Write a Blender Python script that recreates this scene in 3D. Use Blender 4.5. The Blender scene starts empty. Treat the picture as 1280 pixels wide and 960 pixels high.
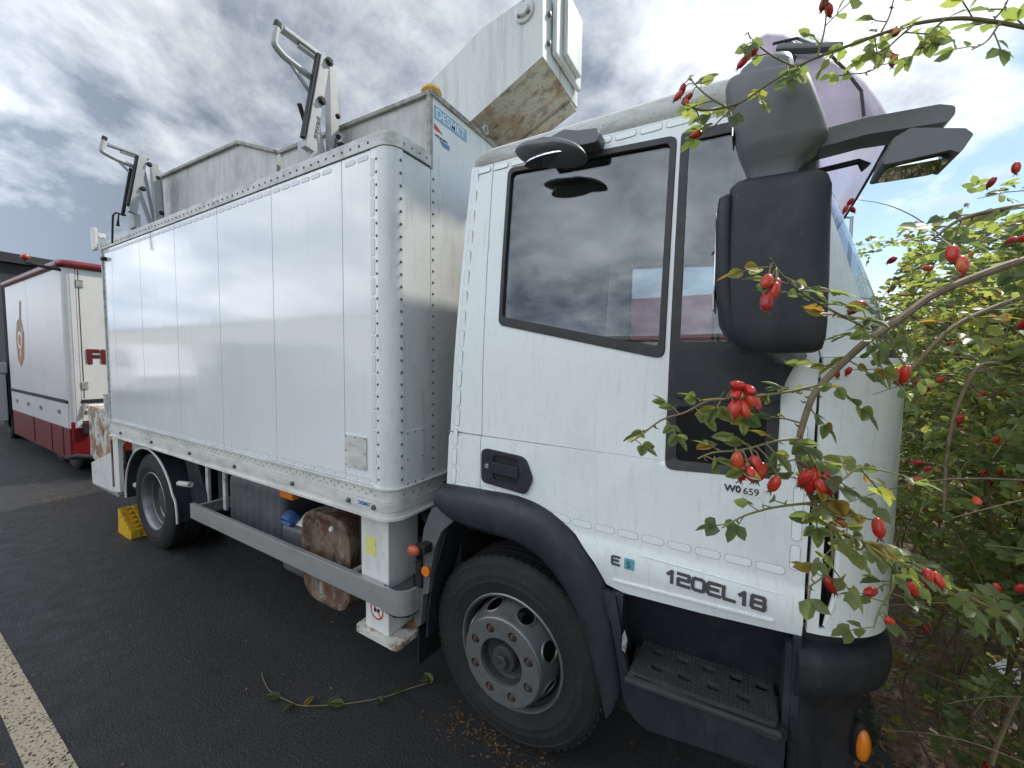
import bpy, bmesh, math, random
from mathutils import Vector, Matrix
random.seed(7)
R = math.radians
scene = bpy.context.scene
col = scene.collection

# ---------------------------------------------------------------- camera
cam_d = bpy.data.cameras.new('camera')
cam_d.sensor_width = 36.0
cam_d.lens = 36.0 * 498.4 / 1280.0
cam_d.clip_start = 0.02
cam_d.clip_end = 2000.0
cam = bpy.data.objects.new('camera', cam_d)
col.objects.link(cam)
cam.matrix_world = Matrix(((0.86005, -0.04376, 0.50833, 0.0),
                           (0.51003, 0.04734, -0.85885, 0.0),
                           (0.01352, 0.99792, 0.06303, 1.75),
                           (0, 0, 0, 1)))
scene.camera = cam

# ---------------------------------------------------------------- sky, sun, exposure
SUN = Vector((0.34, 0.58, 0.74)).normalized()
world = bpy.data.worlds.new('World')
scene.world = world
world.use_nodes = True
wt = world.node_tree
wt.nodes.clear()
def WN(t, **k):
    n = wt.nodes.new(t)
    for a, v in k.items():
        setattr(n, a, v)
    return n
def WM(op, a, b=None, c=None, clamp=False):
    n = WN('ShaderNodeMath', operation=op)
    n.use_clamp = clamp
    for i, v in enumerate((a, b, c)):
        if v is None:
            continue
        if isinstance(v, (int, float)):
            n.inputs[i].default_value = v
        else:
            wt.links.new(v, n.inputs[i])
    return n.outputs[0]
out = WN('ShaderNodeOutputWorld')
sky = WN('ShaderNodeTexSky', sky_type='NISHITA')
sky.sun_disc = False
sky.sun_elevation = math.asin(SUN.z)
sky.sun_rotation = math.atan2(SUN.x, SUN.y)
sky.air_density = 1.3
sky.dust_density = 0.15
bg_sky = WN('ShaderNodeBackground')
bg_sky.inputs['Strength'].default_value = 0.07
wt.links.new(sky.outputs[0], bg_sky.inputs['Color'])
tc = WN('ShaderNodeTexCoord')
sep = WN('ShaderNodeSeparateXYZ')
wt.links.new(tc.outputs['Generated'], sep.inputs[0])
zz = WM('ADD', WM('MAXIMUM', sep.outputs[2], 0.0), 0.42)
comb = WN('ShaderNodeCombineXYZ')
wt.links.new(WM('DIVIDE', sep.outputs[0], zz), comb.inputs[0])
wt.links.new(WM('DIVIDE', sep.outputs[1], zz), comb.inputs[1])
comb.inputs[2].default_value = 3.1
def wnoise(scale, detail, rough, dist, off):
    m = WN('ShaderNodeMapping')
    m.inputs['Location'].default_value = off
    wt.links.new(comb.outputs[0], m.inputs[0])
    n = WN('ShaderNodeTexNoise')
    n.inputs['Scale'].default_value = scale
    n.inputs['Detail'].default_value = detail
    n.inputs['Roughness'].default_value = rough
    n.inputs['Distortion'].default_value = dist
    wt.links.new(m.outputs[0], n.inputs['Vector'])
    return n.outputs[0]
n_big = wnoise(0.9, 3.0, 0.5, 0.2, (1.7, 4.2, 0.0))
n_cov = wnoise(3.2, 12.0, 0.60, 0.25, (0.3, 0.9, 0.0))
n_shd = wnoise(2.3, 11.0, 0.60, 0.35, (7.3, 2.1, 0.0))
n_fin = wnoise(11.0, 8.0, 0.62, 0.3, (3.3, 5.1, 0.0))
# the cloud bank is thick in the west (-X) and breaks up towards the north-east
grad = WM('ADD', WM('MULTIPLY', sep.outputs[0], -0.30), WM('MULTIPLY', sep.outputs[2], 0.55))
grad = WM('ADD', grad, WM('MULTIPLY', WM('MAXIMUM', WM('SUBTRACT', 0.17, sep.outputs[2]), 0.0), 2.2))
cov = WM('ADD', WM('ADD', WM('MULTIPLY', n_cov, 0.75), WM('MULTIPLY', n_big, 0.45)), WM('ADD', grad, WM('MULTIPLY', n_fin, 0.16)))
cmask = WN('ShaderNodeMapRange', interpolation_type='SMOOTHSTEP')
wt.links.new(cov, cmask.inputs[0])
cmask.inputs[1].default_value = 0.74
cmask.inputs[2].default_value = 0.90
# cloud brightness: dark thick bases, bright thin edges, brighter around the sun
sdot = WN('ShaderNodeVectorMath', operation='DOT_PRODUCT')
wt.links.new(tc.outputs['Generated'], sdot.inputs[0])
sdot.inputs[1].default_value = SUN
glow = WM('POWER', WM('MAXIMUM', sdot.outputs['Value'], 0.0), 5.0)
shade = WN('ShaderNodeMapRange', interpolation_type='LINEAR')
wt.links.new(WM('ADD', WM('ADD', WM('MULTIPLY', n_shd, 0.75), WM('MULTIPLY', n_cov, 0.35)),
     WM('ADD', WM('MULTIPLY', sep.outputs[0], -0.13), WM('MULTIPLY', n_fin, 0.24))), shade.inputs[0])
shade.inputs[1].default_value = 0.54
shade.inputs[2].default_value = 0.86
ramp = WN('ShaderNodeMix', data_type='RGBA')
wt.links.new(shade.outputs[0], ramp.inputs['Factor'])
ramp.inputs['A'].default_value = (0.86, 0.90, 0.945, 1)
ramp.inputs['B'].default_value = (0.19, 0.23, 0.29, 1)
bg_c = WN('ShaderNodeBackground')
wt.links.new(ramp.outputs['Result'], bg_c.inputs['Color'])
# clouds opposite the sun are lit from the front and so are brighter than the bases seen against it
hz = Vector((SUN.x, SUN.y, 0)).normalized()
adot = WN('ShaderNodeVectorMath', operation='DOT_PRODUCT')
wt.links.new(tc.outputs['Generated'], adot.inputs[0])
adot.inputs[1].default_value = -hz
front = WN('ShaderNodeMapRange', interpolation_type='SMOOTHSTEP')
wt.links.new(adot.outputs['Value'], front.inputs[0])
front.inputs[1].default_value = 0.05
front.inputs[2].default_value = 0.85
front.inputs[3].default_value = 0.62
front.inputs[4].default_value = 1.75
wt.links.new(WM('ADD', WM('MULTIPLY', glow, 0.40), front.outputs[0]), bg_c.inputs['Strength'])
mix = WN('ShaderNodeMixShader')
wt.links.new(cmask.outputs[0], mix.inputs[0])
wt.links.new(bg_sky.outputs[0], mix.inputs[1])
wt.links.new(bg_c.outputs[0], mix.inputs[2])
wt.links.new(mix.outputs[0], out.inputs['Surface'])

sun_d = bpy.data.lights.new('sun', 'SUN')
sun_d.energy = 2.1
sun_d.angle = R(2.5)
sun_d.color = (1.0, 0.94, 0.85)
sun = bpy.data.objects.new('sun', sun_d)
sun.rotation_euler = (-SUN).to_track_quat('-Z', 'Y').to_euler()
sun.location = SUN * 40
col.objects.link(sun)

vs = scene.view_settings
vs.view_transform = 'Standard'
vs.look = 'None'
vs.gamma = 1.0
vs.exposure = 1.02
vs.use_curve_mapping = False

# ---------------------------------------------------------------- materials
def nodes_of(name):
    m = bpy.data.materials.new(name)
    m.use_nodes = True
    nt = m.node_tree
    return m, nt, nt.nodes['Principled BSDF']
def _pos(nt, scale):
    g = nt.nodes.new('ShaderNodeNewGeometry')
    mp = nt.nodes.new('ShaderNodeMapping')
    mp.inputs['Scale'].default_value = scale
    nt.links.new(g.outputs['Position'], mp.inputs[0])
    return mp.outputs[0]
def _noise(nt, scale, detail=5.0, rough=0.6, dist=0.0):
    n = nt.nodes.new('ShaderNodeTexNoise')
    n.inputs['Scale'].default_value = 1.0
    n.inputs['Detail'].default_value = detail
    n.inputs['Roughness'].default_value = rough
    n.inputs['Distortion'].default_value = dist
    nt.links.new(_pos(nt, scale), n.inputs['Vector'])
    return n.outputs[0]
def _range(nt, v, a, b, c=0.0, d=1.0):
    r = nt.nodes.new('ShaderNodeMapRange')
    nt.links.new(v, r.inputs[0])
    r.inputs[1].default_value = a
    r.inputs[2].default_value = b
    r.inputs[3].default_value = c
    r.inputs[4].default_value = d
    return r.outputs[0]
def _mixc(nt, f, a, b):
    m = nt.nodes.new('ShaderNodeMix')
    m.data_type = 'RGBA'
    nt.links.new(f, m.inputs['Factor'])
    for k, v in (('A', a), ('B', b)):
        if isinstance(v, tuple):
            m.inputs[k].default_value = v if len(v) == 4 else v + (1,)
        else:
            nt.links.new(v, m.inputs[k])
    return m.outputs['Result']
def pbr(name, c, rough=0.5, metal=0.0, dirt=(), bump=(), rvar=0.0, coat=0.0, spec=None):
    """dirt: list of (colour, scale xyz, low, high, max strength); bump: list of (scale xyz, distance)"""
    m, nt, p = nodes_of(name)
    cur = None
    for d in dirt:
        f = _range(nt, _noise(nt, d[1], 6.0, 0.65, 0.3), d[2], d[3], 0.0, d[4])
        cur = _mixc(nt, f, cur if cur is not None else c, d[0])
    if cur is None:
        p.inputs['Base Color'].default_value = c + (1,)
    else:
        nt.links.new(cur, p.inputs['Base Color'])
    p.inputs['Metallic'].default_value = metal
    if rvar:
        nt.links.new(_range(nt, _noise(nt, (9, 9, 9), 6), 0.3, 0.7, rough - rvar, rough + rvar), p.inputs['Roughness'])
    else:
        p.inputs['Roughness'].default_value = rough
    if coat:
        p.inputs['Coat Weight'].default_value = coat
        p.inputs['Coat Roughness'].default_value = 0.08
    if spec is not None:
        p.inputs['Specular IOR Level'].default_value = spec
    prev = None
    for sc, dist in bump:
        b = nt.nodes.new('ShaderNodeBump')
        b.inputs['Strength'].default_value = 1.0
        b.inputs['Distance'].default_value = dist
        nt.links.new(_noise(nt, sc, 4.0, 0.55), b.inputs['Height'])
        if prev:
            nt.links.new(prev, b.inputs['Normal'])
        prev = b.outputs[0]
    if prev:
        nt.links.new(prev, p.inputs['Normal'])
    return m
GRIME = (0.23, 0.22, 0.19)
BROWN = (0.16, 0.10, 0.06)
M = {}
M['cab'] = pbr('cab_paint', (0.77, 0.815, 0.825), 0.30, dirt=[(GRIME, (60, 60, 6.0), 0.54, 0.80, 0.30), (GRIME, (3, 3, 1.8), 0.52, 0.85, 0.26), ((0.30, 0.29, 0.26), (220, 220, 220), 0.66, 0.72, 0.35), (BROWN, (14, 14, 8), 0.70, 0.82, 0.45)], bump=[((2.2, 2.2, 2.2), 0.0016)], rvar=0.07)
M['box'] = pbr('box_panel_paint', (0.78, 0.805, 0.825), 0.10, dirt=[(GRIME, (2.0, 2.0, 0.9), 0.52, 0.85, 0.14), (GRIME, (30, 30, 0.9), 0.56, 0.85, 0.17), (GRIME, (70, 70, 9), 0.62, 0.78, 0.09), ((0.32, 0.32, 0.30), (170, 170, 170), 0.68, 0.73, 0.30)], bump=[((1.8, 1.8, 1.4), 0.005), ((9, 9, 4), 0.0004)], rvar=0.03, coat=1.0)
M['boxfront'] = pbr('box_front_paint', (0.70, 0.72, 0.72), 0.30, dirt=[((0.20, 0.21, 0.16), (22, 22, 3.5), 0.54, 0.80, 0.40), ((0.12, 0.12, 0.09), (130, 130, 70), 0.62, 0.70, 0.45), (GRIME, (4, 4, 2), 0.50, 0.78, 0.25)], bump=[((3, 3, 3), 0.002)], rvar=0.05)
M['rail'] = pbr('rail_paint', (0.60, 0.61, 0.59), 0.45, dirt=[((0.17, 0.165, 0.14), (7, 7, 12), 0.45, 0.72, 0.75), (BROWN, (18, 18, 30), 0.62, 0.76, 0.6), ((0.12, 0.12, 0.10), (90, 90, 90), 0.58, 0.72, 0.6)], bump=[((60, 60, 60), 0.0006)])
M['skirt'] = pbr('skirt_paint', (0.66, 0.66, 0.63), 0.42, dirt=[(GRIME, (5, 5, 14), 0.45, 0.75, 0.55), (BROWN, (16, 16, 9), 0.66, 0.80, 0.7), ((0.12, 0.115, 0.10), (100, 100, 100), 0.62, 0.72, 0.5)], bump=[((40, 40, 40), 0.0006)])
M['galv'] = pbr('weathered_grey_sheet', (0.50, 0.51, 0.505), 0.55, 0.1, dirt=[((0.19, 0.19, 0.17), (20, 20, 2.2), 0.46, 0.80, 0.5), ((0.20, 0.20, 0.17), (4, 4, 3.0), 0.46, 0.72, 0.6), ((0.60, 0.61, 0.60), (7, 7, 4), 0.56, 0.75, 0.45), ((0.10, 0.10, 0.085), (90, 90, 50), 0.60, 0.74, 0.6)], bump=[((30, 30, 12), 0.0012)], rvar=0.1)
M['galvedge'] = pbr('weathered_edge_trim', (0.36, 0.355, 0.33), 0.6, 0.1, dirt=[((0.11, 0.105, 0.085), (12, 12, 20), 0.42, 0.68, 0.85), ((0.08, 0.075, 0.06), (80, 80, 80), 0.55, 0.7, 0.6)], bump=[((50, 50, 50), 0.001)])
M['roof'] = pbr('cab_roof_weathered', (0.50, 0.51, 0.49), 0.6, dirt=[((0.15, 0.145, 0.12), (5, 14, 22), 0.44, 0.70, 0.75), ((0.10, 0.10, 0.08), (100, 100, 100), 0.56, 0.7, 0.6)], bump=[((40, 40, 40), 0.001)])
M['boomwhite'] = pbr('boom_white_paint', (0.60, 0.62, 0.62), 0.45, dirt=[((0.22, 0.22, 0.20), (16, 16, 1.6), 0.46, 0.80, 0.7), ((0.16, 0.16, 0.14), (70, 70, 40), 0.60, 0.74, 0.55), (BROWN, (9, 9, 3), 0.66, 0.80, 0.4)], bump=[((25, 25, 10), 0.0008)])
M['boomrust'] = pbr('boom_underside_rust', (0.46, 0.44, 0.385), 0.75, dirt=[((0.30, 0.145, 0.05), (4, 5, 4), 0.47, 0.66, 0.85), ((0.10, 0.085, 0.06), (12, 16, 12), 0.50, 0.70, 0.85), ((0.06, 0.05, 0.04), (80, 80, 80), 0.55, 0.68, 0.7)], bump=[((50, 50, 50), 0.002)])
M['tankplastic'] = pbr('tank_plastic', (0.085, 0.088, 0.095), 0.45, dirt=[((0.16, 0.157, 0.152), (7, 7, 5), 0.45, 0.75, 0.7)])
M['tread'] = pbr('step_tread_plastic', (0.032, 0.034, 0.037), 0.6, dirt=[((0.07, 0.07, 0.07), (12, 12, 12), 0.45, 0.75, 0.6)])
M['scuff'] = pbr('scuffed_plastic', (0.30, 0.30, 0.30), 0.7, dirt=[((0.08, 0.08, 0.08), (60, 60, 60), 0.45, 0.6, 0.8)])
M['darkblue'] = pbr('dark_van_paint', (0.02, 0.03, 0.06), 0.25)
M['plastic'] = pbr('black_plastic', (0.013, 0.016, 0.023), 0.55, dirt=[((0.06, 0.062, 0.066), (8, 8, 4), 0.45, 0.8, 0.55), ((0.10, 0.10, 0.095), (60, 60, 25), 0.62, 0.78, 0.35)], bump=[((240, 240, 240), 0.0005)], rvar=0.1)
M['mirror_plastic'] = pbr('weathered_glare_plastic', (0.12, 0.13, 0.14), 0.5, dirt=[((0.17, 0.178, 0.185), (6, 6, 4), 0.40, 0.75, 0.7), ((0.13, 0.13, 0.12), (90, 90, 60), 0.62, 0.78, 0.35)], bump=[((260, 260, 260), 0.0004)])  # weathered grey, made paler to paint in veiling glare
M['fade'] = pbr('faded_fender_plastic', (0.10, 0.105, 0.11), 0.65, dirt=[((0.20, 0.20, 0.20), (8, 8, 5), 0.45, 0.75, 0.5), ((0.05, 0.05, 0.05), (40, 40, 40), 0.6, 0.75, 0.5)], bump=[((200, 200, 200), 0.0004)])
M['black'] = pbr('matt_black', (0.010, 0.010, 0.011), 0.7)
M['seam'] = pbr('seam_dark', (0.03, 0.03, 0.028), 0.9)
M['rubber'] = pbr('tyre_rubber', (0.010, 0.010, 0.0105), 0.75, dirt=[((0.030, 0.029, 0.028), (6, 6, 6), 0.45, 0.75, 0.6), ((0.09, 0.087, 0.082), (55, 20, 55), 0.60, 0.76, 0.5)], bump=[((120, 120, 120), 0.0012)])
M['gasket'] = pbr('window_gasket', (0.022, 0.023, 0.025), 0.55, dirt=[((0.06, 0.06, 0.058), (14, 14, 14), 0.45, 0.75, 0.7), ((0.10, 0.11, 0.07), (150, 150, 150), 0.66, 0.74, 0.4)])
M['rim'] = pbr('silver_rim', (0.22, 0.222, 0.225), 0.40, 0.6, dirt=[((0.10, 0.095, 0.085), (10, 10, 10), 0.46, 0.75, 0.7), (BROWN, (40, 40, 40), 0.62, 0.78, 0.6)], bump=[((80, 80, 80), 0.0004)])
M['rimgrey'] = pbr('grey_hub_ring', (0.115, 0.117, 0.118), 0.48, 0.1, dirt=[((0.07, 0.066, 0.062), (12, 12, 12), 0.45, 0.75, 0.6), ((0.25, 0.25, 0.25), (30, 30, 30), 0.64, 0.8, 0.3)], bump=[((90, 90, 90), 0.0003)])
M['hubdark'] = pbr('dirty_hub_and_rim_shade', (0.06, 0.06, 0.06), 0.6, 0.3, dirt=[((0.03, 0.03, 0.03), (20, 20, 20), 0.45, 0.7, 0.7)])
M['nut'] = pbr('rusty_nut', (0.10, 0.055, 0.035), 0.7, 0.2, dirt=[((0.03, 0.025, 0.022), (60, 60, 60), 0.45, 0.65, 0.7)])
M['rust'] = pbr('rusted_steel', (0.17, 0.125, 0.09), 0.75, 0.0, dirt=[((0.40, 0.37, 0.31), (5, 5, 4), 0.54, 0.60, 0.75), ((0.09, 0.035, 0.016), (7, 7, 5), 0.47, 0.56, 0.9), ((0.04, 0.025, 0.018), (22, 22, 16), 0.54, 0.66, 0.8)], bump=[((60, 60, 60), 0.0016)])
M['rustpaint'] = pbr('rust_streaked_paint', (0.58, 0.57, 0.52), 0.6, dirt=[((0.24, 0.10, 0.035), (7, 7, 4), 0.46, 0.56, 0.9), ((0.08, 0.04, 0.02), (16, 16, 9), 0.52, 0.62, 0.85), ((0.45, 0.36, 0.14), (5, 5, 4), 0.55, 0.7, 0.5)], bump=[((50, 50, 50), 0.0012)])
M['alu'] = pbr('anodised_rail', (0.44, 0.445, 0.44), 0.42, 0.55, dirt=[((0.24, 0.23, 0.20), (4, 8, 10), 0.5, 0.8, 0.5), ((0.18, 0.17, 0.15), (60, 60, 60), 0.64, 0.75, 0.5)])
M['rack'] = pbr('rack_alloy', (0.40, 0.42, 0.43), 0.5, 0.0, dirt=[((0.20, 0.20, 0.19), (12, 12, 12), 0.5, 0.8, 0.55)])
M['white'] = pbr('white_part', (0.68, 0.685, 0.66), 0.45, dirt=[(GRIME, (7, 7, 4), 0.48, 0.8, 0.5), ((0.13, 0.12, 0.10), (80, 80, 60), 0.64, 0.75, 0.5)])
M['chassis'] = pbr('chassis_black', (0.018, 0.018, 0.018), 0.75, dirt=[((0.05, 0.045, 0.04), (9, 9, 9), 0.5, 0.75, 0.7)])
M['orange'] = pbr('orange_reflector', (0.72, 0.20, 0.01), 0.25)
M['marker'] = pbr('side_marker_lens', (0.42, 0.09, 0.035), 0.25)
M['amber'] = pbr('amber_beacon', (0.62, 0.34, 0.05), 0.2, dirt=[((0.4, 0.30, 0.14), (30, 30, 30), 0.5, 0.7, 0.5)])
M['bluecap'] = pbr('blue_cap', (0.035, 0.09, 0.26), 0.45)
M['yellow'] = pbr('yellow_plastic', (0.74, 0.46, 0.03), 0.55, dirt=[((0.18, 0.12, 0.03), (20, 20, 20), 0.5, 0.72, 0.6)])
M['sticker_yellow'] = pbr('yellow_sticker', (0.70, 0.66, 0.22), 0.5, dirt=[((0.5, 0.48, 0.25), (60, 60, 60), 0.55, 0.6, 0.6)])
M['sticker_white'] = pbr('white_sticker', (0.72, 0.72, 0.70), 0.45)
M['sticker_blue'] = pbr('blue_sticker', (0.22, 0.40, 0.56), 0.4, dirt=[((0.45, 0.55, 0.62), (60, 60, 60), 0.5, 0.8, 0.5)])
M['letter_blue'] = pbr('pale_blue_letter', (0.62, 0.72, 0.80), 0.4)
M['ink_blue'] = pbr('blue_ink', (0.10, 0.20, 0.42), 0.45)
M['ink_red'] = pbr('red_ink', (0.50, 0.03, 0.03), 0.45)
M['ink'] = pbr('black_ink', (0.03, 0.03, 0.035), 0.5)
M['badge'] = pbr('badge_grey', (0.11, 0.11, 0.115), 0.35, 0.35)
M['badge_teal'] = pbr('badge_teal', (0.12, 0.36, 0.42), 0.4)
M['tape_edge'] = pbr('tape_outline', (0.36, 0.36, 0.34), 0.6)
M['tape'] = pbr('clear_tape', (0.81, 0.85, 0.86), 0.3, dirt=[((0.5, 0.5, 0.47), (40, 40, 20), 0.5, 0.8, 0.3)])
M['seat'] = pbr('seat_cloth', (0.035, 0.037, 0.042), 0.9)
M['dash'] = pbr('cab_interior_plastic', (0.055, 0.055, 0.058), 0.7)
M['liner'] = pbr('headliner', (0.16, 0.16, 0.155), 0.9)
M['red'] = pbr('trailer_red_paint', (0.15, 0.009, 0.013), 0.30, dirt=[((0.35, 0.10, 0.10), (5, 5, 5), 0.55, 0.8, 0.3), ((0.10, 0.02, 0.02), (20, 20, 8), 0.55, 0.75, 0.5)], bump=[((4, 4, 4), 0.002)])
M['twhite'] = pbr('trailer_white_panel', (0.60, 0.59, 0.60), 0.30, dirt=[((0.40, 0.39, 0.38), (2, 2, 2), 0.45, 0.8, 0.4), ((0.35, 0.33, 0.30), (12, 12, 1.5), 0.55, 0.8, 0.3)], bump=[((1.5, 1.5, 2.5), 0.006)])
M['tcream'] = pbr('trailer_cream_panel', (0.62, 0.61, 0.58), 0.4, dirt=[((0.42, 0.38, 0.31), (3, 3, 2), 0.48, 0.8, 0.4)])
M['darkcover'] = pbr('dark_awning_fabric', (0.028, 0.031, 0.036), 0.8, dirt=[((0.05, 0.052, 0.056), (2, 2, 2), 0.4, 0.7, 0.6)])
M['chrome'] = pbr('chrome', (0.7, 0.7, 0.7), 0.12, 1.0)
M['taillens'] = pbr('tail_lamp_lens', (0.35, 0.04, 0.03), 0.2)
M['brownink'] = pbr('brown_print', (0.26, 0.13, 0.06), 0.5)
M['tape_box'] = pbr('clear_tape_on_box', (0.68, 0.70, 0.72), 0.25)

def glass(name, tint, refl, rough=0.0):
    m, nt, p = nodes_of(name)
    nt.nodes.remove(p)
    o = [n for n in nt.nodes if n.type == 'OUTPUT_MATERIAL'][0]
    t = nt.nodes.new('ShaderNodeBsdfTransparent')
    t.inputs[0].default_value = tint + (1,)
    g = nt.nodes.new('ShaderNodeBsdfGlossy')
    g.inputs['Roughness'].default_value = rough
    g.inputs['Color'].default_value = (0.95, 0.97, 1.0, 1)
    fr = nt.nodes.new('ShaderNodeFresnel')
    gm = nt.nodes.new('ShaderNodeNewGeometry')
    io = nt.nodes.new('ShaderNodeMapRange')
    nt.links.new(gm.outputs['Backfacing'], io.inputs[0])
    io.inputs[3].default_value = refl
    io.inputs[4].default_value = 1.0 / refl
    nt.links.new(io.outputs[0], fr.inputs[0])
    x = nt.nodes.new('ShaderNodeMixShader')
    nt.links.new(fr.outputs[0], x.inputs[0])
    nt.links.new(t.outputs[0], x.inputs[1])
    nt.links.new(g.outputs[0], x.inputs[2])
    nt.links.new(x.outputs[0], o.inputs[0])
    return m
M['glass'] = glass('side_glass', (0.72, 0.76, 0.78), 1.75)
M['glass_dark'] = glass('dark_glass', (0.18, 0.19, 0.20), 1.7)
M['lens'] = glass('lens_glass', (0.75, 0.78, 0.75), 1.5)
M['mirrorglass'] = pbr('mirror_glass', (0.55, 0.57, 0.58), 0.03, 1.0)

def translucent(name, c, tr, rough=0.5, mixf=0.45, dirt=None, gloss=0.04):
    m, nt, p = nodes_of(name)
    o = [n for n in nt.nodes if n.type == 'OUTPUT_MATERIAL'][0]
    p.inputs['Base Color'].default_value = c + (1,)
    p.inputs['Roughness'].default_value = rough
    t = nt.nodes.new('ShaderNodeBsdfTranslucent')
    t.inputs[0].default_value = tr + (1,)
    x = nt.nodes.new('ShaderNodeMixShader')
    x.inputs[0].default_value = mixf
    nt.links.new(p.outputs[0], x.inputs[1])
    nt.links.new(t.outputs[0], x.inputs[2])
    nt.links.new(x.outputs[0], o.inputs[0])
    return m, nt, p, t
def visor_mat():
    m, nt, p, t = translucent('lavender_acrylic', (0.50, 0.47, 0.54), (0.66, 0.63, 0.70), 0.22, 0.5)
    o = [n for n in nt.nodes if n.type == 'OUTPUT_MATERIAL'][0]
    prev = o.inputs[0].links[0].from_socket
    tr = nt.nodes.new('ShaderNodeBsdfTransparent')
    tr.inputs[0].default_value = (0.92, 0.89, 0.94, 1)
    x = nt.nodes.new('ShaderNodeMixShader')
    nt.links.new(_range(nt, _noise(nt, (7, 2, 10), 6), 0.35, 0.7, 0.40, 0.72), x.inputs[0])
    nt.links.new(prev, x.inputs[1])
    nt.links.new(tr.outputs[0], x.inputs[2])
    nt.links.new(x.outputs[0], o.inputs[0])
    return m
M['visor'] = visor_mat()

def leaf_mat(name, stuff):
    m, nt, p, t = translucent(name, (0.06, 0.09, 0.03), (0.2, 0.3, 0.05), 0.38, 0.58)
    if stuff:
        a = nt.nodes.new('ShaderNodeAttribute')
        a.attribute_name = 'tint'
        f = a.outputs['Fac']
    else:
        oi = nt.nodes.new('ShaderNodeObjectInfo')
        f = oi.outputs['Random']
    r1 = nt.nodes.new('ShaderNodeValToRGB')
    r2 = nt.nodes.new('ShaderNodeValToRGB')
    for r, cs in ((r1, [(0, (0.070, 0.100, 0.055)), (0.35, (0.098, 0.132, 0.066)), (0.7, (0.130, 0.160, 0.070)), (0.86, (0.20, 0.20, 0.065)), (0.93, (0.33, 0.22, 0.04)), (1, (0.20, 0.10, 0.045))]),
                  (r2, [(0, (0.24, 0.33, 0.09)), (0.35, (0.38, 0.48, 0.11)), (0.7, (0.52, 0.58, 0.13)), (0.86, (0.45, 0.42, 0.06)), (0.93, (0.60, 0.36, 0.05)), (1, (0.38, 0.18, 0.06))])):
        el = r.color_ramp.elements
        while len(el) < len(cs):
            el.new(0.5)
        for e, (q, c) in zip(el, cs):
            e.position = q
            e.color = c + (1,)
        nt.links.new(f, r.inputs[0])
    blot = _range(nt, _noise(nt, (90, 90, 90), 4), 0.62, 0.75, 0.0, 0.35)
    c1 = _mixc(nt, blot, r1.outputs[0], (0.16, 0.10, 0.04))
    nt.links.new(c1, p.inputs['Base Color'])
    nt.links.new(r2.outputs[0], t.inputs[0])
    return m
M['leaf'] = leaf_mat('rose_leaf', False)
M['leaf_stuff'] = leaf_mat('rose_leaf_mass', True)
def hip_mat():
    m = pbr('rose_hip_skin', (0.46, 0.016, 0.013), 0.27, dirt=[((0.55, 0.10, 0.03), (55, 55, 55), 0.52, 0.75, 0.5), ((0.16, 0.02, 0.014), (70, 70, 70), 0.60, 0.72, 0.75)], bump=[((150, 150, 150), 0.0006)])
    nt = m.node_tree
    p = nt.nodes['Principled BSDF']
    prev = p.inputs['Base Color'].links[0].from_socket
    oi = nt.nodes.new('ShaderNodeObjectInfo')
    r = nt.nodes.new('ShaderNodeValToRGB')
    el = r.color_ramp.elements
    for q in (0.45, 0.8):
        el.new(q)
    for e, c in zip(el, ((0.55, 0.5, 0.5, 1), (1, 1, 1, 1), (1.0, 1.6, 1.0, 1), (1.1, 4.0, 1.6, 1))):
        e.color = c
    nt.links.new(oi.outputs['Random'], r.inputs[0])
    mx = nt.nodes.new('ShaderNodeMix')
    mx.data_type = 'RGBA'
    mx.blend_type = 'MULTIPLY'
    mx.inputs['Factor'].default_value = 1.0
    nt.links.new(prev, mx.inputs['A'])
    nt.links.new(r.outputs[0], mx.inputs['B'])
    nt.links.new(mx.outputs['Result'], p.inputs['Base Color'])
    return m
M['hip'] = hip_mat()
M['calyx'] = pbr('dry_calyx', (0.10, 0.06, 0.035), 0.9)
M['stem'] = pbr('rose_stem', (0.15, 0.15, 0.06), 0.6, dirt=[((0.20, 0.10, 0.06), (40, 40, 40), 0.45, 0.65, 0.7)])
M['cane'] = pbr('woody_cane', (0.17, 0.13, 0.075), 0.75, dirt=[((0.08, 0.06, 0.04), (40, 40, 40), 0.45, 0.65, 0.7)])
M['deadleaf'] = leaf_mat('dead_leaf', True)
r_ = [n for n in M['deadleaf'].node_tree.nodes if n.type == 'VALTORGB']
for rr in r_:
    for e, c in zip(rr.color_ramp.elements, ((0.20, 0.10, 0.05), (0.30, 0.17, 0.08), (0.38, 0.25, 0.14), (0.24, 0.11, 0.05), (0.42, 0.33, 0.20), (0.14, 0.08, 0.05))):
        e.color = c + (1,)
M['asphalt'] = pbr('asphalt', (0.0120, 0.0120, 0.0124), 0.60, dirt=[((0.028, 0.028, 0.027), (1.1, 1.1, 1.1), 0.42, 0.75, 0.6), ((0.10, 0.098, 0.095), (95, 95, 95), 0.60, 0.70, 0.55), ((0.004, 0.004, 0.005), (60, 60, 60), 0.50, 0.64, 0.85), ((0.045, 0.042, 0.038), (2.6, 2.6, 2.6), 0.60, 0.72, 0.5), ((0.006, 0.006, 0.006), (0.9, 1.6, 1), 0.58, 0.68, 0.7)], bump=[((75, 75, 75), 0.006), ((210, 210, 210), 0.004)], rvar=0.12)
M['verge'] = pbr('verge_soil', (0.10, 0.075, 0.05), 0.9, dirt=[((0.20, 0.14, 0.09), (9, 9, 9), 0.45, 0.7, 0.8), ((0.05, 0.06, 0.025), (4, 4, 4), 0.5, 0.7, 0.7)], bump=[((30, 30, 30), 0.03)])
M['grass'] = pbr('far_grass', (0.09, 0.13, 0.035), 0.9, dirt=[((0.17, 0.19, 0.06), (0.4, 0.4, 0.4), 0.4, 0.7, 0.8)])
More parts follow.
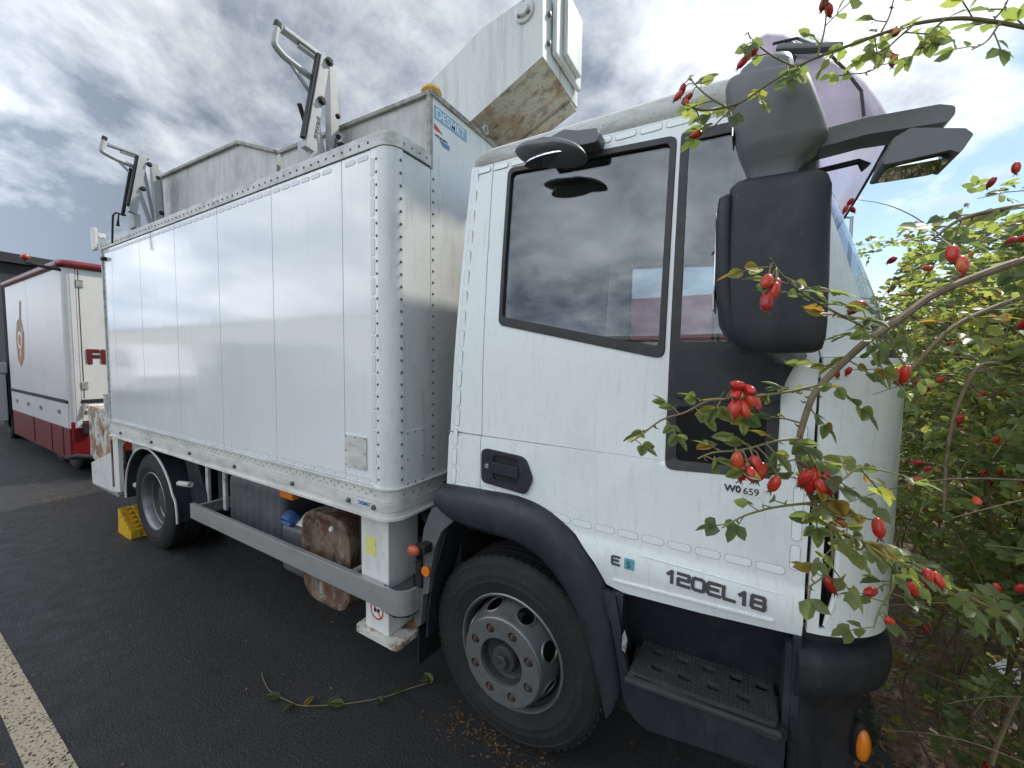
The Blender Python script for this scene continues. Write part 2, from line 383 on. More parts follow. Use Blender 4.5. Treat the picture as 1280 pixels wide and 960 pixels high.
def line_mat():
    m = pbr('worn_line_paint', (0.46, 0.37, 0.26), 0.75, dirt=[((0.40, 0.34, 0.26), (14, 14, 14), 0.45, 0.7, 0.6)], bump=[((95, 95, 95), 0.006)])
    nt = m.node_tree
    p = nt.nodes['Principled BSDF']
    o = [n for n in nt.nodes if n.type == 'OUTPUT_MATERIAL'][0]
    t = nt.nodes.new('ShaderNodeBsdfTransparent')
    x = nt.nodes.new('ShaderNodeMixShader')
    nt.links.new(_range(nt, _noise(nt, (75, 75, 75), 5, 0.6), 0.38, 0.45, 0.0, 1.0), x.inputs[0])
    nt.links.new(t.outputs[0], x.inputs[1])
    nt.links.new(p.outputs[0], x.inputs[2])
    nt.links.new(x.outputs[0], o.inputs[0])
    return m
M['line'] = line_mat()
M['cladding'] = pbr('warehouse_cladding', (0.50, 0.47, 0.42), 0.6)
M['pinkpaint'] = pbr('faded_red_paint', (0.50, 0.10, 0.13), 0.5)
M['metal_post'] = pbr('galvanised_post', (0.32, 0.33, 0.34), 0.5, 0.5)
M['litter'] = pbr('white_plastic_litter', (0.75, 0.76, 0.78), 0.4)

# ---------------------------------------------------------------- mesh helpers
def obj(name, bm, mat, parent=None, ang=38, loc=None, recalc=True, weighted=True):
    if recalc:
        bmesh.ops.recalc_face_normals(bm, faces=bm.faces)
    lim = R(ang)
    for f in bm.faces:
        f.smooth = True
    for e in bm.edges:
        if len(e.link_faces) == 2:
            try:
                e.smooth = e.calc_face_angle(0) < lim
            except Exception:
                pass
    me = bpy.data.meshes.new(name)
    bm.to_mesh(me)
    bm.free()
    for mm in (mat if isinstance(mat, (list, tuple)) else [mat]):
        me.materials.append(M[mm] if isinstance(mm, str) else mm)
    o = link(name, me, parent, loc)
    if weighted and len(me.vertices) < 30000:
        w = o.modifiers.new('weighted', 'WEIGHTED_NORMAL')
        w.keep_sharp = True
    return o
def link(name, me, parent=None, loc=None, rot=None, scale=None):
    o = bpy.data.objects.new(name, me)
    col.objects.link(o)
    if loc is not None:
        o.location = loc
    if rot is not None:
        o.rotation_euler = rot
    if scale is not None:
        o.scale = scale
    if parent is not None:
        o.parent = parent
        o.matrix_parent_inverse = Matrix.Translation(-origin(parent))
    return o
def origin(o):
    v = Vector(o.location)
    return v if o.parent is None else Vector(o.location)
def thing(name, loc, label, cat, group=None):
    o = bpy.data.objects.new(name, None)
    o.empty_display_size = 0.2
    col.objects.link(o)
    o.location = loc
    tag(o, label, cat, group)
    return o
def tag(o, label=None, cat=None, group=None, kind=None):
    for k, v in (('label', label), ('category', cat), ('group', group), ('kind', kind)):
        if v:
            o[k] = v
    return o
def new():
    return bmesh.new()
def face(bm, vs, mi=0):
    try:
        f = bm.faces.new(vs)
        f.material_index = mi
        return f
    except ValueError:
        return None
def bevel_sharp(bm, w, seg=2, geom=None, ang=50):
    bmesh.ops.recalc_face_normals(bm, faces=bm.faces)
    es = [e for e in (geom or bm.edges) if len(e.link_faces) == 2 and e.calc_face_angle(0) > R(ang)]
    if es:
        bmesh.ops.bevel(bm, geom=es, offset=w, segments=seg, profile=0.5, affect='EDGES', clamp_overlap=True)
def box(bm, x0, x1, y0, y1, z0, z1, bev=0.0, mi=0):
    b = new() if bev else bm
    v = [b.verts.new((x, y, z)) for x in (x0, x1) for y in (y0, y1) for z in (z0, z1)]
    for q in ((0, 1, 3, 2), (4, 6, 7, 5), (0, 4, 5, 1), (2, 3, 7, 6), (0, 2, 6, 4), (1, 5, 7, 3)):
        face(b, [v[i] for i in q], mi)
    if bev:
        bevel_sharp(b, bev)
        merge(bm, b, mi)
def merge(bm, b, mi=None, mat=None):
    vm = {}
    for v in b.verts:
        vm[v] = bm.verts.new(mat @ v.co if mat else v.co)
    for f in b.faces:
        face(bm, [vm[v] for v in f.verts], f.material_index if mi is None else mi)
    b.free()
def bar(bm, p0, p1, w, h, up=(0, 0, 1), bev=0.0, mi=0):
    p0, p1 = Vector(p0), Vector(p1)
    d = (p1 - p0)
    L = d.length
    d.normalize()
    u = Vector(up)
    s = d.cross(u)
    if s.length < 1e-4:
        s = d.cross(Vector((1, 0, 0)))
    s.normalize()
    u = s.cross(d)
    b = new()
    box(b, 0, L, -w / 2, w / 2, -h / 2, h / 2, bev)
    mt = Matrix(((d.x, s.x, u.x, p0.x), (d.y, s.y, u.y, p0.y), (d.z, s.z, u.z, p0.z), (0, 0, 0, 1)))
    merge(bm, b, mi, mt)
def tube(bm, pts, r, seg=8, mi=0, caps=True):
    pts = [Vector(p) for p in pts]
    n = len(pts)
    rs = r if isinstance(r, (list, tuple)) else [r] * n
    rings = []
    t0 = (pts[1] - pts[0]).normalized()
    ref = Vector((0, 0, 1)) if abs(t0.z) < 0.9 else Vector((1, 0, 0))
    for i, p in enumerate(pts):
        t = (pts[min(i + 1, n - 1)] - pts[max(i - 1, 0)]).normalized()
        s = t.cross(ref)
        if s.length < 1e-5:
            s = t.cross(Vector((0, 1, 0)))
        s.normalize()
        u = s.cross(t).normalized()
        ref = u
        rings.append([bm.verts.new(p + (s * math.cos(a) + u * math.sin(a)) * rs[i]) for a in [2 * math.pi * k / seg for k in range(seg)]])
    for a, b in zip(rings, rings[1:]):
        for k in range(seg):
            face(bm, (a[k], a[(k + 1) % seg], b[(k + 1) % seg], b[k]), mi)
    if caps:
        face(bm, rings[0][::-1], mi)
        face(bm, rings[-1], mi)
def lathe(bm, prof, seg, c, mi=0, axis='Y', closed=False, a0=0.0, a1=2 * math.pi):
    """prof: (radius, axial) ; spins around axis through c"""
    full = abs(a1 - a0 - 2 * math.pi) < 1e-6
    n = seg if full else seg + 1
    rings = []
    for k in range(n):
        a = a0 + (a1 - a0) * k / seg
        ca, sa = math.cos(a), math.sin(a)
        if axis == 'Y':
            rings.append([bm.verts.new((c[0] + r * ca, c[1] + y, c[2] + r * sa)) for r, y in prof])
        elif axis == 'Z':
            rings.append([bm.verts.new((c[0] + r * ca, c[1] + r * sa, c[2] + y)) for r, y in prof])
        else:
            rings.append([bm.verts.new((c[0] + y, c[1] + r * ca, c[2] + r * sa)) for r, y in prof])
    m = len(prof)
    for k in range(n if full else n - 1):
        A, B = rings[k], rings[(k + 1) % n]
        for j in range(m if closed else m - 1):
            j2 = (j + 1) % m
            face(bm, (A[j], A[j2], B[j2], B[j]), mi)
    return rings
def fillet(pts, rad, seg=5):
    """round the corners of a closed 2D polygon; rad number or list"""
    n = len(pts)
    rs = rad if isinstance(rad, (list, tuple)) else [rad] * n
    res = []
    for i in range(n):
        p = Vector(pts[i])
        a = Vector(pts[i - 1]) - p
        b = Vector(pts[(i + 1) % n]) - p
        r = rs[i]
        if r <= 0:
            res.append((p.x, p.y))
            continue
        la, lb = a.length, b.length
        a.normalize()
        b.normalize()
        cosang = max(-1, min(1, a.dot(b)))
        half = math.acos(cosang) / 2
        if half > 1.5:
            res.append((p.x, p.y))
            continue
        d = min(r / math.tan(half), la * 0.48, lb * 0.48)
        p0, p1 = p + a * d, p + b * d
        for k in range(seg + 1):
            t = k / seg
            q = p0 * (1 - t) ** 2 + p * 2 * t * (1 - t) + p1 * t ** 2
            res.append((q.x, q.y))
    return res
def plate(outer, holes=(), th=0.01, bev=0.0, zcuts=(), fn=None, seg=2):
    """flat plate in (x, z), front face at depth 0, back at +th; fn(x, d, z)->xyz"""
    b = new()
    es = []
    for loop in [outer] + list(holes):
        vs = [b.verts.new((x, 0, z)) for x, z in loop]
        for i in range(len(vs)):
            es.append(b.edges.new((vs[i], vs[(i + 1) % len(vs)])))
    bmesh.ops.triangle_fill(b, use_beauty=True, use_dissolve=False, edges=es)
    for zc in zcuts:
        bmesh.ops.bisect_plane(b, geom=b.verts[:] + b.edges[:] + b.faces[:], plane_co=(0, 0, zc), plane_no=(0, 0, 1))
    r = bmesh.ops.extrude_face_region(b, geom=b.faces[:])
    for v in [g for g in r['geom'] if isinstance(g, bmesh.types.BMVert)]:
        v.co.y = th
    bmesh.ops.recalc_face_normals(b, faces=b.faces)
    if bev:
        es = [e for e in b.edges if len(e.link_faces) == 2 and e.calc_face_angle(0) > R(60) and e.verts[0].co.y < 1e-6 and e.verts[1].co.y < 1e-6]
        bmesh.ops.bevel(b, geom=es, offset=bev, segments=seg, profile=0.5, affect='EDGES', clamp_overlap=True)
    if fn:
        for v in b.verts:
            v.co = Vector(fn(v.co.x, v.co.y, v.co.z))
    return b
def prism_y(bm, poly, y0, y1, bev=0.0, mi=0):
    b = plate(poly, th=y1 - y0)
    for v in b.verts:
        v.co.y += y0
    if bev:
        bevel_sharp(b, bev)
    merge(bm, b, mi)
def prism_x(bm, poly_yz, x0, x1, bev=0.0, mi=0):
    b = plate(poly_yz, th=x1 - x0)
    for v in b.verts:
        v.co = Vector((x0 + v.co.y, v.co.x, v.co.z))
    if bev:
        bevel_sharp(b, bev)
    merge(bm, b, mi)
def prism_z(bm, poly_xy, z0, z1, bev=0.0, mi=0):
    b = plate(poly_xy, th=z1 - z0)
    for v in b.verts:
        v.co = Vector((v.co.x, v.co.z, z0 + v.co.y))
    if bev:
        bevel_sharp(b, bev)
    merge(bm, b, mi)
def text_mesh(s, size, ext=0.001, sx=1.0, offset=0.0, shear=0.0):
    c = bpy.data.curves.new('txt', 'FONT')
    c.body = s
    c.size = size
    c.extrude = ext
    c.offset = offset
    c.shear = shear
    c.align_x = 'LEFT'
    o = bpy.data.objects.new('txt', c)
    col.objects.link(o)
    me = bpy.data.meshes.new_from_object(o)
    bpy.data.objects.remove(o)
    for v in me.vertices:
        v.co.x *= sx
    return me
def text_side(name, s, x, y, z, size, mat, parent, sx=1.0, offset=0.0, ext=0.0015, rot=0.0, shear=0.0):
    me = text_mesh(s, size, ext, sx, offset, shear)
    me.materials.append(M[mat])
    me.transform(Matrix.Translation((x, y, z)) @ Matrix.Rotation(R(90), 4, 'X') @ Matrix.Rotation(rot, 4, 'Z'))
    return link(name, me, parent)
def text_front(name, s, x, y, z, size, mat, parent, sx=1.0, offset=0.0, ext=0.001):
    me = text_mesh(s, size, ext, sx, offset)
    me.materials.append(M[mat])
    me.transform(Matrix(((0, 0, 1, x), (1, 0, 0, y), (0, 1, 0, z), (0, 0, 0, 1))))
    return link(name, me, parent)
def circ(cx, cz, r, n=20):
    return [(cx + r * math.cos(2 * math.pi * k / n), cz + r * math.sin(2 * math.pi * k / n)) for k in range(n)]
def ellipsoid(bm, c, r, u=16, v=10, mi=0, mat=None):
    b = new()
    bmesh.ops.create_uvsphere(b, u_segments=u, v_segments=v, radius=1.0)
    for q in b.verts:
        q.co = Vector((q.co.x * r[0], q.co.y * r[1], q.co.z * r[2]))
    mt = Matrix.Translation(c) @ (mat or Matrix())
    merge(bm, b, mi, mt)
def smooth(pts, n):
    """Catmull-Rom resample of an open 2D/3D polyline"""
    P = [Vector(p) for p in pts]
    res = []
    m = len(P) - 1
    for k in range(n + 1):
        t = k / n * m
        i = min(m - 1, int(t))
        f = t - i
        p0, p1, p2, p3 = P[max(0, i - 1)], P[i], P[i + 1], P[min(m, i + 2)]
        res.append(0.5 * ((2 * p1) + (p2 - p0) * f + (2 * p0 - 5 * p1 + 4 * p2 - p3) * f * f + (3 * p1 - p0 - 3 * p2 + p3) * f ** 3))
    return res

GLYPH = {
 '1': [[(0.0, 0.72), (0.36, 1.0), (0.36, 0.0)]],
 '2': [[(0.0, 1.0), (0.92, 1.0), (0.98, 0.95), (0.98, 0.58), (0.92, 0.53), (0.06, 0.53), (0.0, 0.48), (0.0, 0.0), (1.0, 0.0)]],
 '0': [[(0.24, 1.0), (0.76, 1.0), (0.93, 0.93), (1.0, 0.74), (1.0, 0.26), (0.93, 0.07), (0.76, 0.0), (0.24, 0.0), (0.07, 0.07), (0.0, 0.26), (0.0, 0.74), (0.07, 0.93), (0.24, 1.0)]],
 'E': [[(1.0, 1.0), (0.15, 1.0), (0.0, 0.85), (0.0, 0.15), (0.15, 0.0), (1.0, 0.0)], [(0.0, 0.52), (0.85, 0.52)]],
 'L': [[(0.0, 1.0), (0.0, 0.12), (0.10, 0.0), (0.90, 0.0)]],
 '8': [[(0.10, 1.0), (0.90, 1.0), (0.97, 0.90), (0.97, 0.62), (0.90, 0.53), (0.10, 0.53), (0.03, 0.62), (0.03, 0.90), (0.10, 1.0)], [(0.10, 0.53), (0.0, 0.42), (0.0, 0.12), (0.10, 0.0), (0.90, 0.0), (1.0, 0.12), (1.0, 0.42), (0.90, 0.53)]],
}
def badge(name, s, x, yfn, z, w, h, pitch, stroke, mat, parent, slope=0.0, depth=0.004):
    """raised badge letters, each its own piece, on the cab side"""
    cx = x
    for ch in s:
        bm = new()
        for st in GLYPH[ch]:
            pts = [(cx + px * w, z + pz * h + slope * (cx + px * w - x)) for px, pz in st]
            for k, ((ax, az), (bx, bz)) in enumerate(zip(pts, pts[1:])):
                d = Vector((bx - ax, bz - az)).normalized() * stroke * 0.42
                e = 0.0003 * (k % 2)
                bar(bm, (ax - d.x, yfn(az) - depth * .5 - e, az - d.y), (bx + d.x, yfn(bz) - depth * .5 - e, bz + d.y), depth, stroke, up=Vector((-(bz - az), 0, bx - ax)), bev=0.001)
        obj(name, bm, mat, parent)
        cx += pitch * (0.72 if ch == '1' else 1.0)

# ================================================================ setting
bm = new()
for x0, x1, y0, y1 in ((-400, 400, -400, 400),):
    vs_ = [bm.verts.new(p) for p in ((x0, y0, -0.012), (x1, y0, -0.012), (x1, y1, -0.012), (x0, y1, -0.012))]
    face(bm, vs_)
tag(obj('ground', bm, 'grass'), kind='structure')
bm = new()
face(bm, [bm.verts.new(p) for p in ((-300, -40, 0), (0.62, -40, 0), (0.62, 11, 0), (-300, 11, 0))])
tag(obj('asphalt_yard', bm, 'asphalt'), kind='structure')
bm = new()
nx, ny = 30, 60
gv = [[bm.verts.new((0.62 + 4.4 * i / nx, -3 + 15 * j / ny, (0.03 + 0.05 * math.sin(i * 1.3 + j * .7) * math.sin(j * .9)) * min(1, i / 4) - 0.004)) for i in range(nx + 1)] for j in range(ny + 1)]
for j in range(ny):
    for i in range(nx):
        face(bm, (gv[j][i], gv[j][i + 1], gv[j + 1][i + 1], gv[j + 1][i]))
tag(obj('planted_verge', bm, 'verge'), kind='structure')
bm = new()
face(bm, [bm.verts.new(p) for p in ((-16, 0.318, 0.004), (0.55, 0.318, 0.004), (0.55, 0.435, 0.004), (-16, 0.435, 0.004))])
tag(obj('painted_bay_line', bm, 'line'), kind='structure')

# ================================================================ the truck
truck = thing('utility_truck', (-2.5, 2.55, 0), 'white box body service truck with grey roof gear, seen from its front wheel side', 'truck')
YB = 1.30          # plane of the box side
XF = -1.42         # plane of the box front
RC = 0.075         # corner radius
YF = 3.80          # far side of the box
CAPS = {}
def capsule_mesh(w, h, key, tm='tape'):
    if key in CAPS:
        return CAPS[key]
    b = new()
    o_ = fillet([(-w / 2, -h / 2), (w / 2, -h / 2), (w / 2, h / 2), (-w / 2, h / 2)], h * 0.5, 5)
    i_ = [(x * (w / 2 - 0.0014) / (w / 2), z * (h / 2 - 0.0014) / (h / 2)) for x, z in o_]
    vo = [b.verts.new((x, 0, z)) for x, z in o_]
    vm = [b.verts.new((x, -0.0007, z)) for x, z in o_]
    vi = [b.verts.new((x, -0.0009, z)) for x, z in i_]
    n = len(vo)
    for k in range(n):
        face(b, (vo[k], vo[(k + 1) % n], vm[(k + 1) % n], vm[k]), 0)
        face(b, (vm[k], vm[(k + 1) % n], vi[(k + 1) % n], vi[k]), 0)
    face(b, vi, 1)
    me = bpy.data.meshes.new('tape_segment')
    bmesh.ops.recalc_face_normals(b, faces=b.faces)
    b.to_mesh(me)
    b.free()
    me.materials.append(M['tape_edge'])
    me.materials.append(M[tm])
    CAPS[key] = me
    return me
def tape(x, y, z, vertical, parent, rx=0.0, w=0.08, h=0.03, rot=0.0, tm='tape'):
    me = capsule_mesh(w, h, (w, h, tm), tm)
    return link('tape_segment', me, parent, (x, y, z), (rx, (R(90) if vertical else 0) + rot, 0))

# ---------------- box body: inner core (dark), panels, posts, rails
bm = new()
box(bm, -5.19, XF - 0.012, YB + 0.03, YF - 0.02, 1.03, 2.735)
obj('box_core', bm, 'seam', truck)
joints = [-5.20, -4.98, -4.34, -3.67, -3.02, -2.38, -1.755, -1.545]
for a, b_ in zip(joints, joints[1:]):
    g = 0.002
    b = plate([(a + g, 1.125), (b_ - g, 1.125), (b_ - g, 2.705), (a + g, 2.705)], th=0.028, bev=0.0012)
    for v in b.verts:
        v.co.y += YB
    obj('side_panel', b, 'box', truck)
# rivet strip between last panel and corner post, corner post, front panels
def corner_sweep(bm, x_start, y_end, off, z0, z1, th, seg=10):
    """vertical strip running along the side, round the corner radius and along the front"""
    pts = [(x_start, YB - off)]
    cx, cy = XF - RC, YB + RC
    for k in range(seg + 1):
        a = -math.pi / 2 + (math.pi / 2) * k / seg
        pts.append((cx + (RC + off) * math.cos(a), cy + (RC + off) * math.sin(a)))
    pts.append((XF + off, y_end))
    inner = []
    for i, (x, y) in enumerate(pts):
        if i == 0:
            inner.append((x, y + th))
        elif i == len(pts) - 1:
            inner.append((x - th, y))
        else:
            inner.append((cx + (x - cx) * (1 - th / (RC + off)), cy + (y - cy) * (1 - th / (RC + off))))
    rows = []
    for ring in (pts, inner):
        rows.append([[bm.verts.new((x, y, z)) for x, y in ring] for z in (z0, z1)])
    n = len(pts)
    (o0, o1), (i0, i1) = rows
    for k in range(n - 1):
        face(bm, (o0[k], o0[k + 1], o1[k + 1], o1[k]))
        face(bm, (i0[k], i1[k], i1[k + 1], i0[k + 1]))
        face(bm, (o0[k], i0[k], i0[k + 1], o0[k + 1]))
        face(bm, (o1[k], o1[k + 1], i1[k + 1], i1[k]))
    face(bm, (o0[0], o1[0], i1[0], i0[0]))
    face(bm, (o0[-1], i0[-1], i1[-1], o1[-1]))
bm = new()
box(bm, -1.545, -1.499, YB - 0.0015, YB + 0.02, 1.115, 2.71, 0.001)
obj('rivet_strip', bm, 'box', truck)
bm = new()
corner_sweep(bm, -1.4985, 1.372, 0.004, 1.10, 2.705, 0.02)
obj('corner_post', bm, 'boxfront', truck)
def fplate(y0, y1, z0, z1, x=XF, th=0.02, bev=0.0012):
    b = plate([(y0, z0), (y1, z0), (y1, z1), (y0, z1)], th=th, bev=bev)
    for v in b.verts:
        v.co = Vector((x - v.co.y, v.co.x, v.co.z))
    bmesh.ops.reverse_faces(b, faces=b.faces)
    return b
obj('front_panel', fplate(1.376, 1.566, 1.10, 2.70), 'boxfront', truck)
obj('front_panel', fplate(1.570, 3.55, 1.10, 3.06), 'boxfront', truck)
# access hatches
b = plate(fillet([(-1.752, 1.193), (-1.588, 1.193), (-1.588, 1.358), (-1.752, 1.358)], 0.006, 3), th=0.006, bev=0.002)
for v in b.verts:
    v.co.y += YB - 0.006
hatch = obj('access_hatch', b, 'skirt', truck)
hatch2 = obj('access_hatch', fplate(1.388, 1.512, 1.115, 1.392, x=XF + 0.006, th=0.006), 'boxfront', truck)
# bottom bands
bm = new()
corner_sweep(bm, -5.20, 3.6, 0.007, 1.055, 1.115, 0.02)
obj('rivet_band', bm, 'skirt', truck)
for z0, z1, off in ((1.010, 1.053, 0.014), (0.978, 1.008, 0.011)):
    bm = new()
    corner_sweep(bm, -5.20, 3.6, off, z0, z1, 0.03)
    obj('skirt_rail', bm, 'skirt', truck)
bm = new()
corner_sweep(bm, -5.20, 3.6, 0.022, 0.968, 0.980, 0.05)
corner_sweep(bm, -5.20, 3.6, 0.018, 1.1155, 1.1225, 0.03)
obj('skirt_lip', bm, 'skirt', truck)
bm = new()
box(bm, -5.19, XF - 0.02, YB + 0.03, YF - 0.03, 0.985, 1.03)
obj('box_floor', bm, 'chassis', truck)
# top rail along the side and dipping across the front ledge
bm = new()
corner_sweep(bm, -5.21, 1.562, 0.008, 2.708, 2.762, 0.028)
corner_sweep(bm, -5.21, 1.562, 0.002, 2.760, 2.774, 0.06)
obj('top_rail', bm, 'rail', truck)
bm = new()
box(bm, -5.20, XF - 0.03, YB + 0.02, 3.75, 2.735, 2.755)
obj('roof_ledge', bm, 'galv', truck)
# rear frame of the box
bm = new()
box(bm, -5.215, -5.20, YB - 0.012, YB + 0.05, 1.0, 2.78, 0.002)
box(bm, -5.23, -5.20, YB + 0.03, YF, 1.0, 2.76)
obj('rear_frame', bm, 'rail', truck)
# rivets: far too many and too small to pick apart
bm = new()
def rivet(bm, p, n, r):
    n = Vector(n)
    t = n.cross(Vector((0.3, 0.5, 0.8))).normalized()
    s = n.cross(t)
    p = Vector(p)
    a = [bm.verts.new(p + (t * math.cos(k * 1.0472) + s * math.sin(k * 1.0472)) * r) for k in range(6)]
    c = [bm.verts.new(p + n * r * 0.55 + (t * math.cos(k * 1.0472) + s * math.sin(k * 1.0472)) * r * 0.5) for k in range(6)]
    for k in range(6):
        face(bm, (a[k], a[(k + 1) % 6], c[(k + 1) % 6], c[k]))
    face(bm, c)
SN, FN = (0, -1, 0), (1, 0, 0)
z = 1.16
while z < 2.69:
    rivet(bm, (-1.507, YB - 0.0015, z), SN, 0.0075)
    rivet(bm, (XF + 0.004, 1.362, z), FN, 0.0078)
    rivet(bm, (XF, 1.585, z), FN, 0.0075)
    rivet(bm, (-5.185, YB - 0.001, z), SN, 0.005)
    z += 0.0575
x = -5.15
while x < -1.50:
    rivet(bm, (x, YB - 0.008, 2.735), SN, 0.0075)
    rivet(bm, (x, YB - 0.007, 1.096), SN, 0.0048)
    rivet(bm, (x + 0.03, YB - 0.007, 1.080), SN, 0.004)
    x += 0.062
for k in range(4):
    rivet(bm, (XF + 0.008, 1.38 + k * 0.05, 2.735), FN, 0.0058)
    rivet(bm, (XF + 0.007, 1.37 + k * 0.06, 1.085), FN, 0.0055)
for k in range(12):
    rivet(bm, (XF + 0.012, 1.60 + k * 0.055, 3.068), FN, 0.005)
for hx, hz in ((-1.742, 1.203), (-1.67, 1.203), (-1.598, 1.203), (-1.742, 1.275), (-1.598, 1.275), (-1.742, 1.348), (-1.67, 1.348), (-1.598, 1.348)):
    rivet(bm, (hx, YB - 0.006, hz), SN, 0.0048)
for hy, hz in ((1.398, 1.13), (1.45, 1.13), (1.502, 1.13), (1.398, 1.25), (1.502, 1.25), (1.398, 1.38), (1.45, 1.38), (1.502, 1.38)):
    rivet(bm, (XF + 0.006, hy, hz), FN, 0.0055)
tag(obj('rivets', bm, 'rimgrey', truck), kind='stuff')
# large skirt bolts
for x in (-4.9, -4.2, -3.5, -2.85, -2.2, -1.71, -1.525):
    bm = new()
    lathe(bm, [(0.0, -0.014), (0.009, -0.013), (0.013, -0.008), (0.013, 0.0)], 10, (x, YB - 0.014, 1.026))
    obj('skirt_bolt', bm, 'rimgrey', truck)
# tape on the box
for k in range(17):
    tape(-1.533, YB - 0.0016, 1.175 + k * 0.0905, True, truck, w=0.08, h=0.026, tm='tape_box')
x = -1.60
while x > -5.1:
    if abs(x + 1.755) > 0.05 and abs(x + 2.38) > 0.0 :
        tape(x, YB - 0.0005, 2.676, False, truck, w=0.076, h=0.022, tm='tape_box')
    if x > -1.56 or x < -1.5:
        tape(x, YB - 0.0005, 1.143, False, truck, w=0.076, h=0.022, tm='tape_box')
    x -= 0.0905

# stickers on the box
bm = new()
corner = [(1.592, 2.958), (1.862, 2.958), (1.862, 3.024), (1.592, 3.024)]
obj('name_sticker', fplate(1.592, 1.862, 2.958, 3.024, x=XF + 0.0012, th=0.001, bev=0), 'sticker_blue', truck)
text_front('lettering', 'DESMET', XF + 0.0022, 1.600, 2.969, 0.062, 'letter_blue', truck, sx=1.08, offset=0.001)
bm = new()
for poly, mi in (([(1.592, 2.890 + 0.045), (1.66, 2.905), (1.592, 2.905 - 0.0)], 0), ([(1.592, 2.873), (1.712, 2.873), (1.712, 2.892), (1.592, 2.892)], 1), ([(1.655, 2.848), (1.712, 2.848), (1.712, 2.871), (1.63, 2.871)], 2)):
    face(bm, [bm.verts.new((XF + 0.0014, y, z)) for y, z in poly], mi)
obj('emblem_sticker', bm, ['ink_red', 'sticker_white', 'ink_blue'], truck, recalc=False)
text_front('lettering', 'topographie', XF + 0.002, 1.597, 2.877, 0.017, 'ink', truck, sx=1.15)
bm = new()
box(bm, -1.64, -1.545, YB - 0.0155, YB - 0.0142, 1.018, 1.046)
obj('maker_sticker', bm, 'sticker_white', truck)
text_side('lettering', 'DESMET', -1.638, YB - 0.0162, 1.023, 0.026, 'ink_blue', truck, sx=0.95, offset=0.0006)

# ---------------- roof structure
bm = new()
prism_y(bm, [(XF - 0.006, 2.74), (XF - 0.006, 3.066), (-2.76, 3.10), (-2.76, 2.74)], 1.575, 3.50, 0.0)
obj('roof_box', bm, 'galv', truck)
bm = new()
bar(bm, (XF - 0.006, 1.572, 3.070), (-2.76, 1.572, 3.104), 0.03, 0.022, bev=0.004)
obj('edge_trim', bm, 'galvedge', truck)
bm = new()
box(bm, XF - 0.02, XF + 0.012, 1.56, 3.52, 3.055, 3.082, 0.003)
obj('edge_trim', bm, 'galvedge', truck)
bm = new()
box(bm, XF - 0.02, XF + 0.004, 1.556, 1.580, 2.70, 3.078, 0.003)
obj('edge_trim', bm, 'galvedge', truck)
bm = new()
prism_y(bm, [(-2.79, 2.74), (-2.79, 3.11), (-3.26, 3.285), (-4.72, 3.335), (-4.78, 2.74)], 1.565, 3.40)
obj('roof_hood', bm, 'galv', truck)
for a, b_ in (((-2.78, 3.112), (-3.26, 3.292)), ((-3.26, 3.292), (-4.73, 3.342)), ((-4.735, 3.33), (-4.79, 2.76))):
    bm = new()
    bar(bm, (a[0], 1.56, a[1]), (b_[0], 1.56, b_[1]), 0.035, 0.024, bev=0.004)
    obj('edge_trim', bm, 'galvedge', truck)
# beacon
bm = new()
lathe(bm, [(0.0, 0.0), (0.062, 0.0), (0.062, 0.02), (0.055, 0.024)], 24, (-1.50, 1.66, 3.075), axis='Z')
bcn = obj('beacon', bm, 'amber', truck)
bm = new()
pr = [(0.052, 0.022)]
for k in range(6):
    pr += [(0.054, 0.026 + k * 0.008), (0.051, 0.030 + k * 0.008)]
pr += [(0.05, 0.078), (0.042, 0.088), (0.0, 0.092)]
lathe(bm, pr, 28, (-1.50, 1.66, 3.075), axis='Z')
obj('beacon_lens', bm, 'amber', bcn)
# lifting eye on the front edge
bm = new()
tube(bm, [(XF + 0.02, 2.02 + 0.022 * math.cos(a), 3.10 + 0.022 * math.sin(a)) for a in [i * math.pi / 6 for i in range(13)]], 0.006, 8)
obj('lifting_eye', bm, 'rack', truck)

# ---------------- boom end above the cab
side = [(-2.35, 2.808), (-1.02, 3.369), (-1.026, 3.735), (-1.20, 3.700), (-1.43, 3.663), (-2.35, 3.262)]
bm = new()
b = plate(side, th=0.5)
for v in b.verts:
    v.co.y += 2.0
bmesh.ops.recalc_face_normals(b, faces=b.faces)
for f in b.faces:
    f.material_index = 1 if (f.normal.z < -0.5) else 0
merge(bm, b)
boom = obj('boom', bm, ['boomwhite', 'boomrust'], truck)
bm = new()
box(bm, -1.015, -0.985, 2.10, 2.47, 3.44, 3.85, 0.006)
obj('end_plate', bm, 'boomwhite', boom)
bm = new()
box(bm, -0.985, -0.955, 2.18, 2.40, 3.47, 3.80, 0.006)
obj('end_cover', bm, 'boomwhite', boom)
bm = new()
lathe(bm, [(0.0, -0.03), (0.03, -0.03), (0.034, -0.024), (0.034, -0.012), (0.056, -0.012), (0.060, -0.008), (0.060, 0.0)], 24, (-1.135, 2.0, 3.64))
obj('pivot_pin', bm, 'boomwhite', boom)
for dy, dz in ((0.0, 0.035), (0.03, -0.02), (-0.03, -0.02)):
    bm = new()
    lathe(bm, [(0.0, -0.02), (0.009, -0.02), (0.011, -0.012)], 8, (-1.135 + dy, 2.0, 3.64 + dz))
    obj('pin_bolt', bm, 'rimgrey', boom)
for z in (3.47, 3.62, 3.76):
    bm = new()
    lathe(bm, [(0.0, 0.016), (0.012, 0.014), (0.014, 0.0)], 8, (-1.018, 2.06, z), axis='X')
    obj('plate_bolt', bm, 'rimgrey', boom)
bm = new()
bar(bm, (-2.3, 2.45, 2.835), (-1.03, 2.45, 3.362), 0.10, 0.03)
obj('underside_rib', bm, 'boomrust', boom)

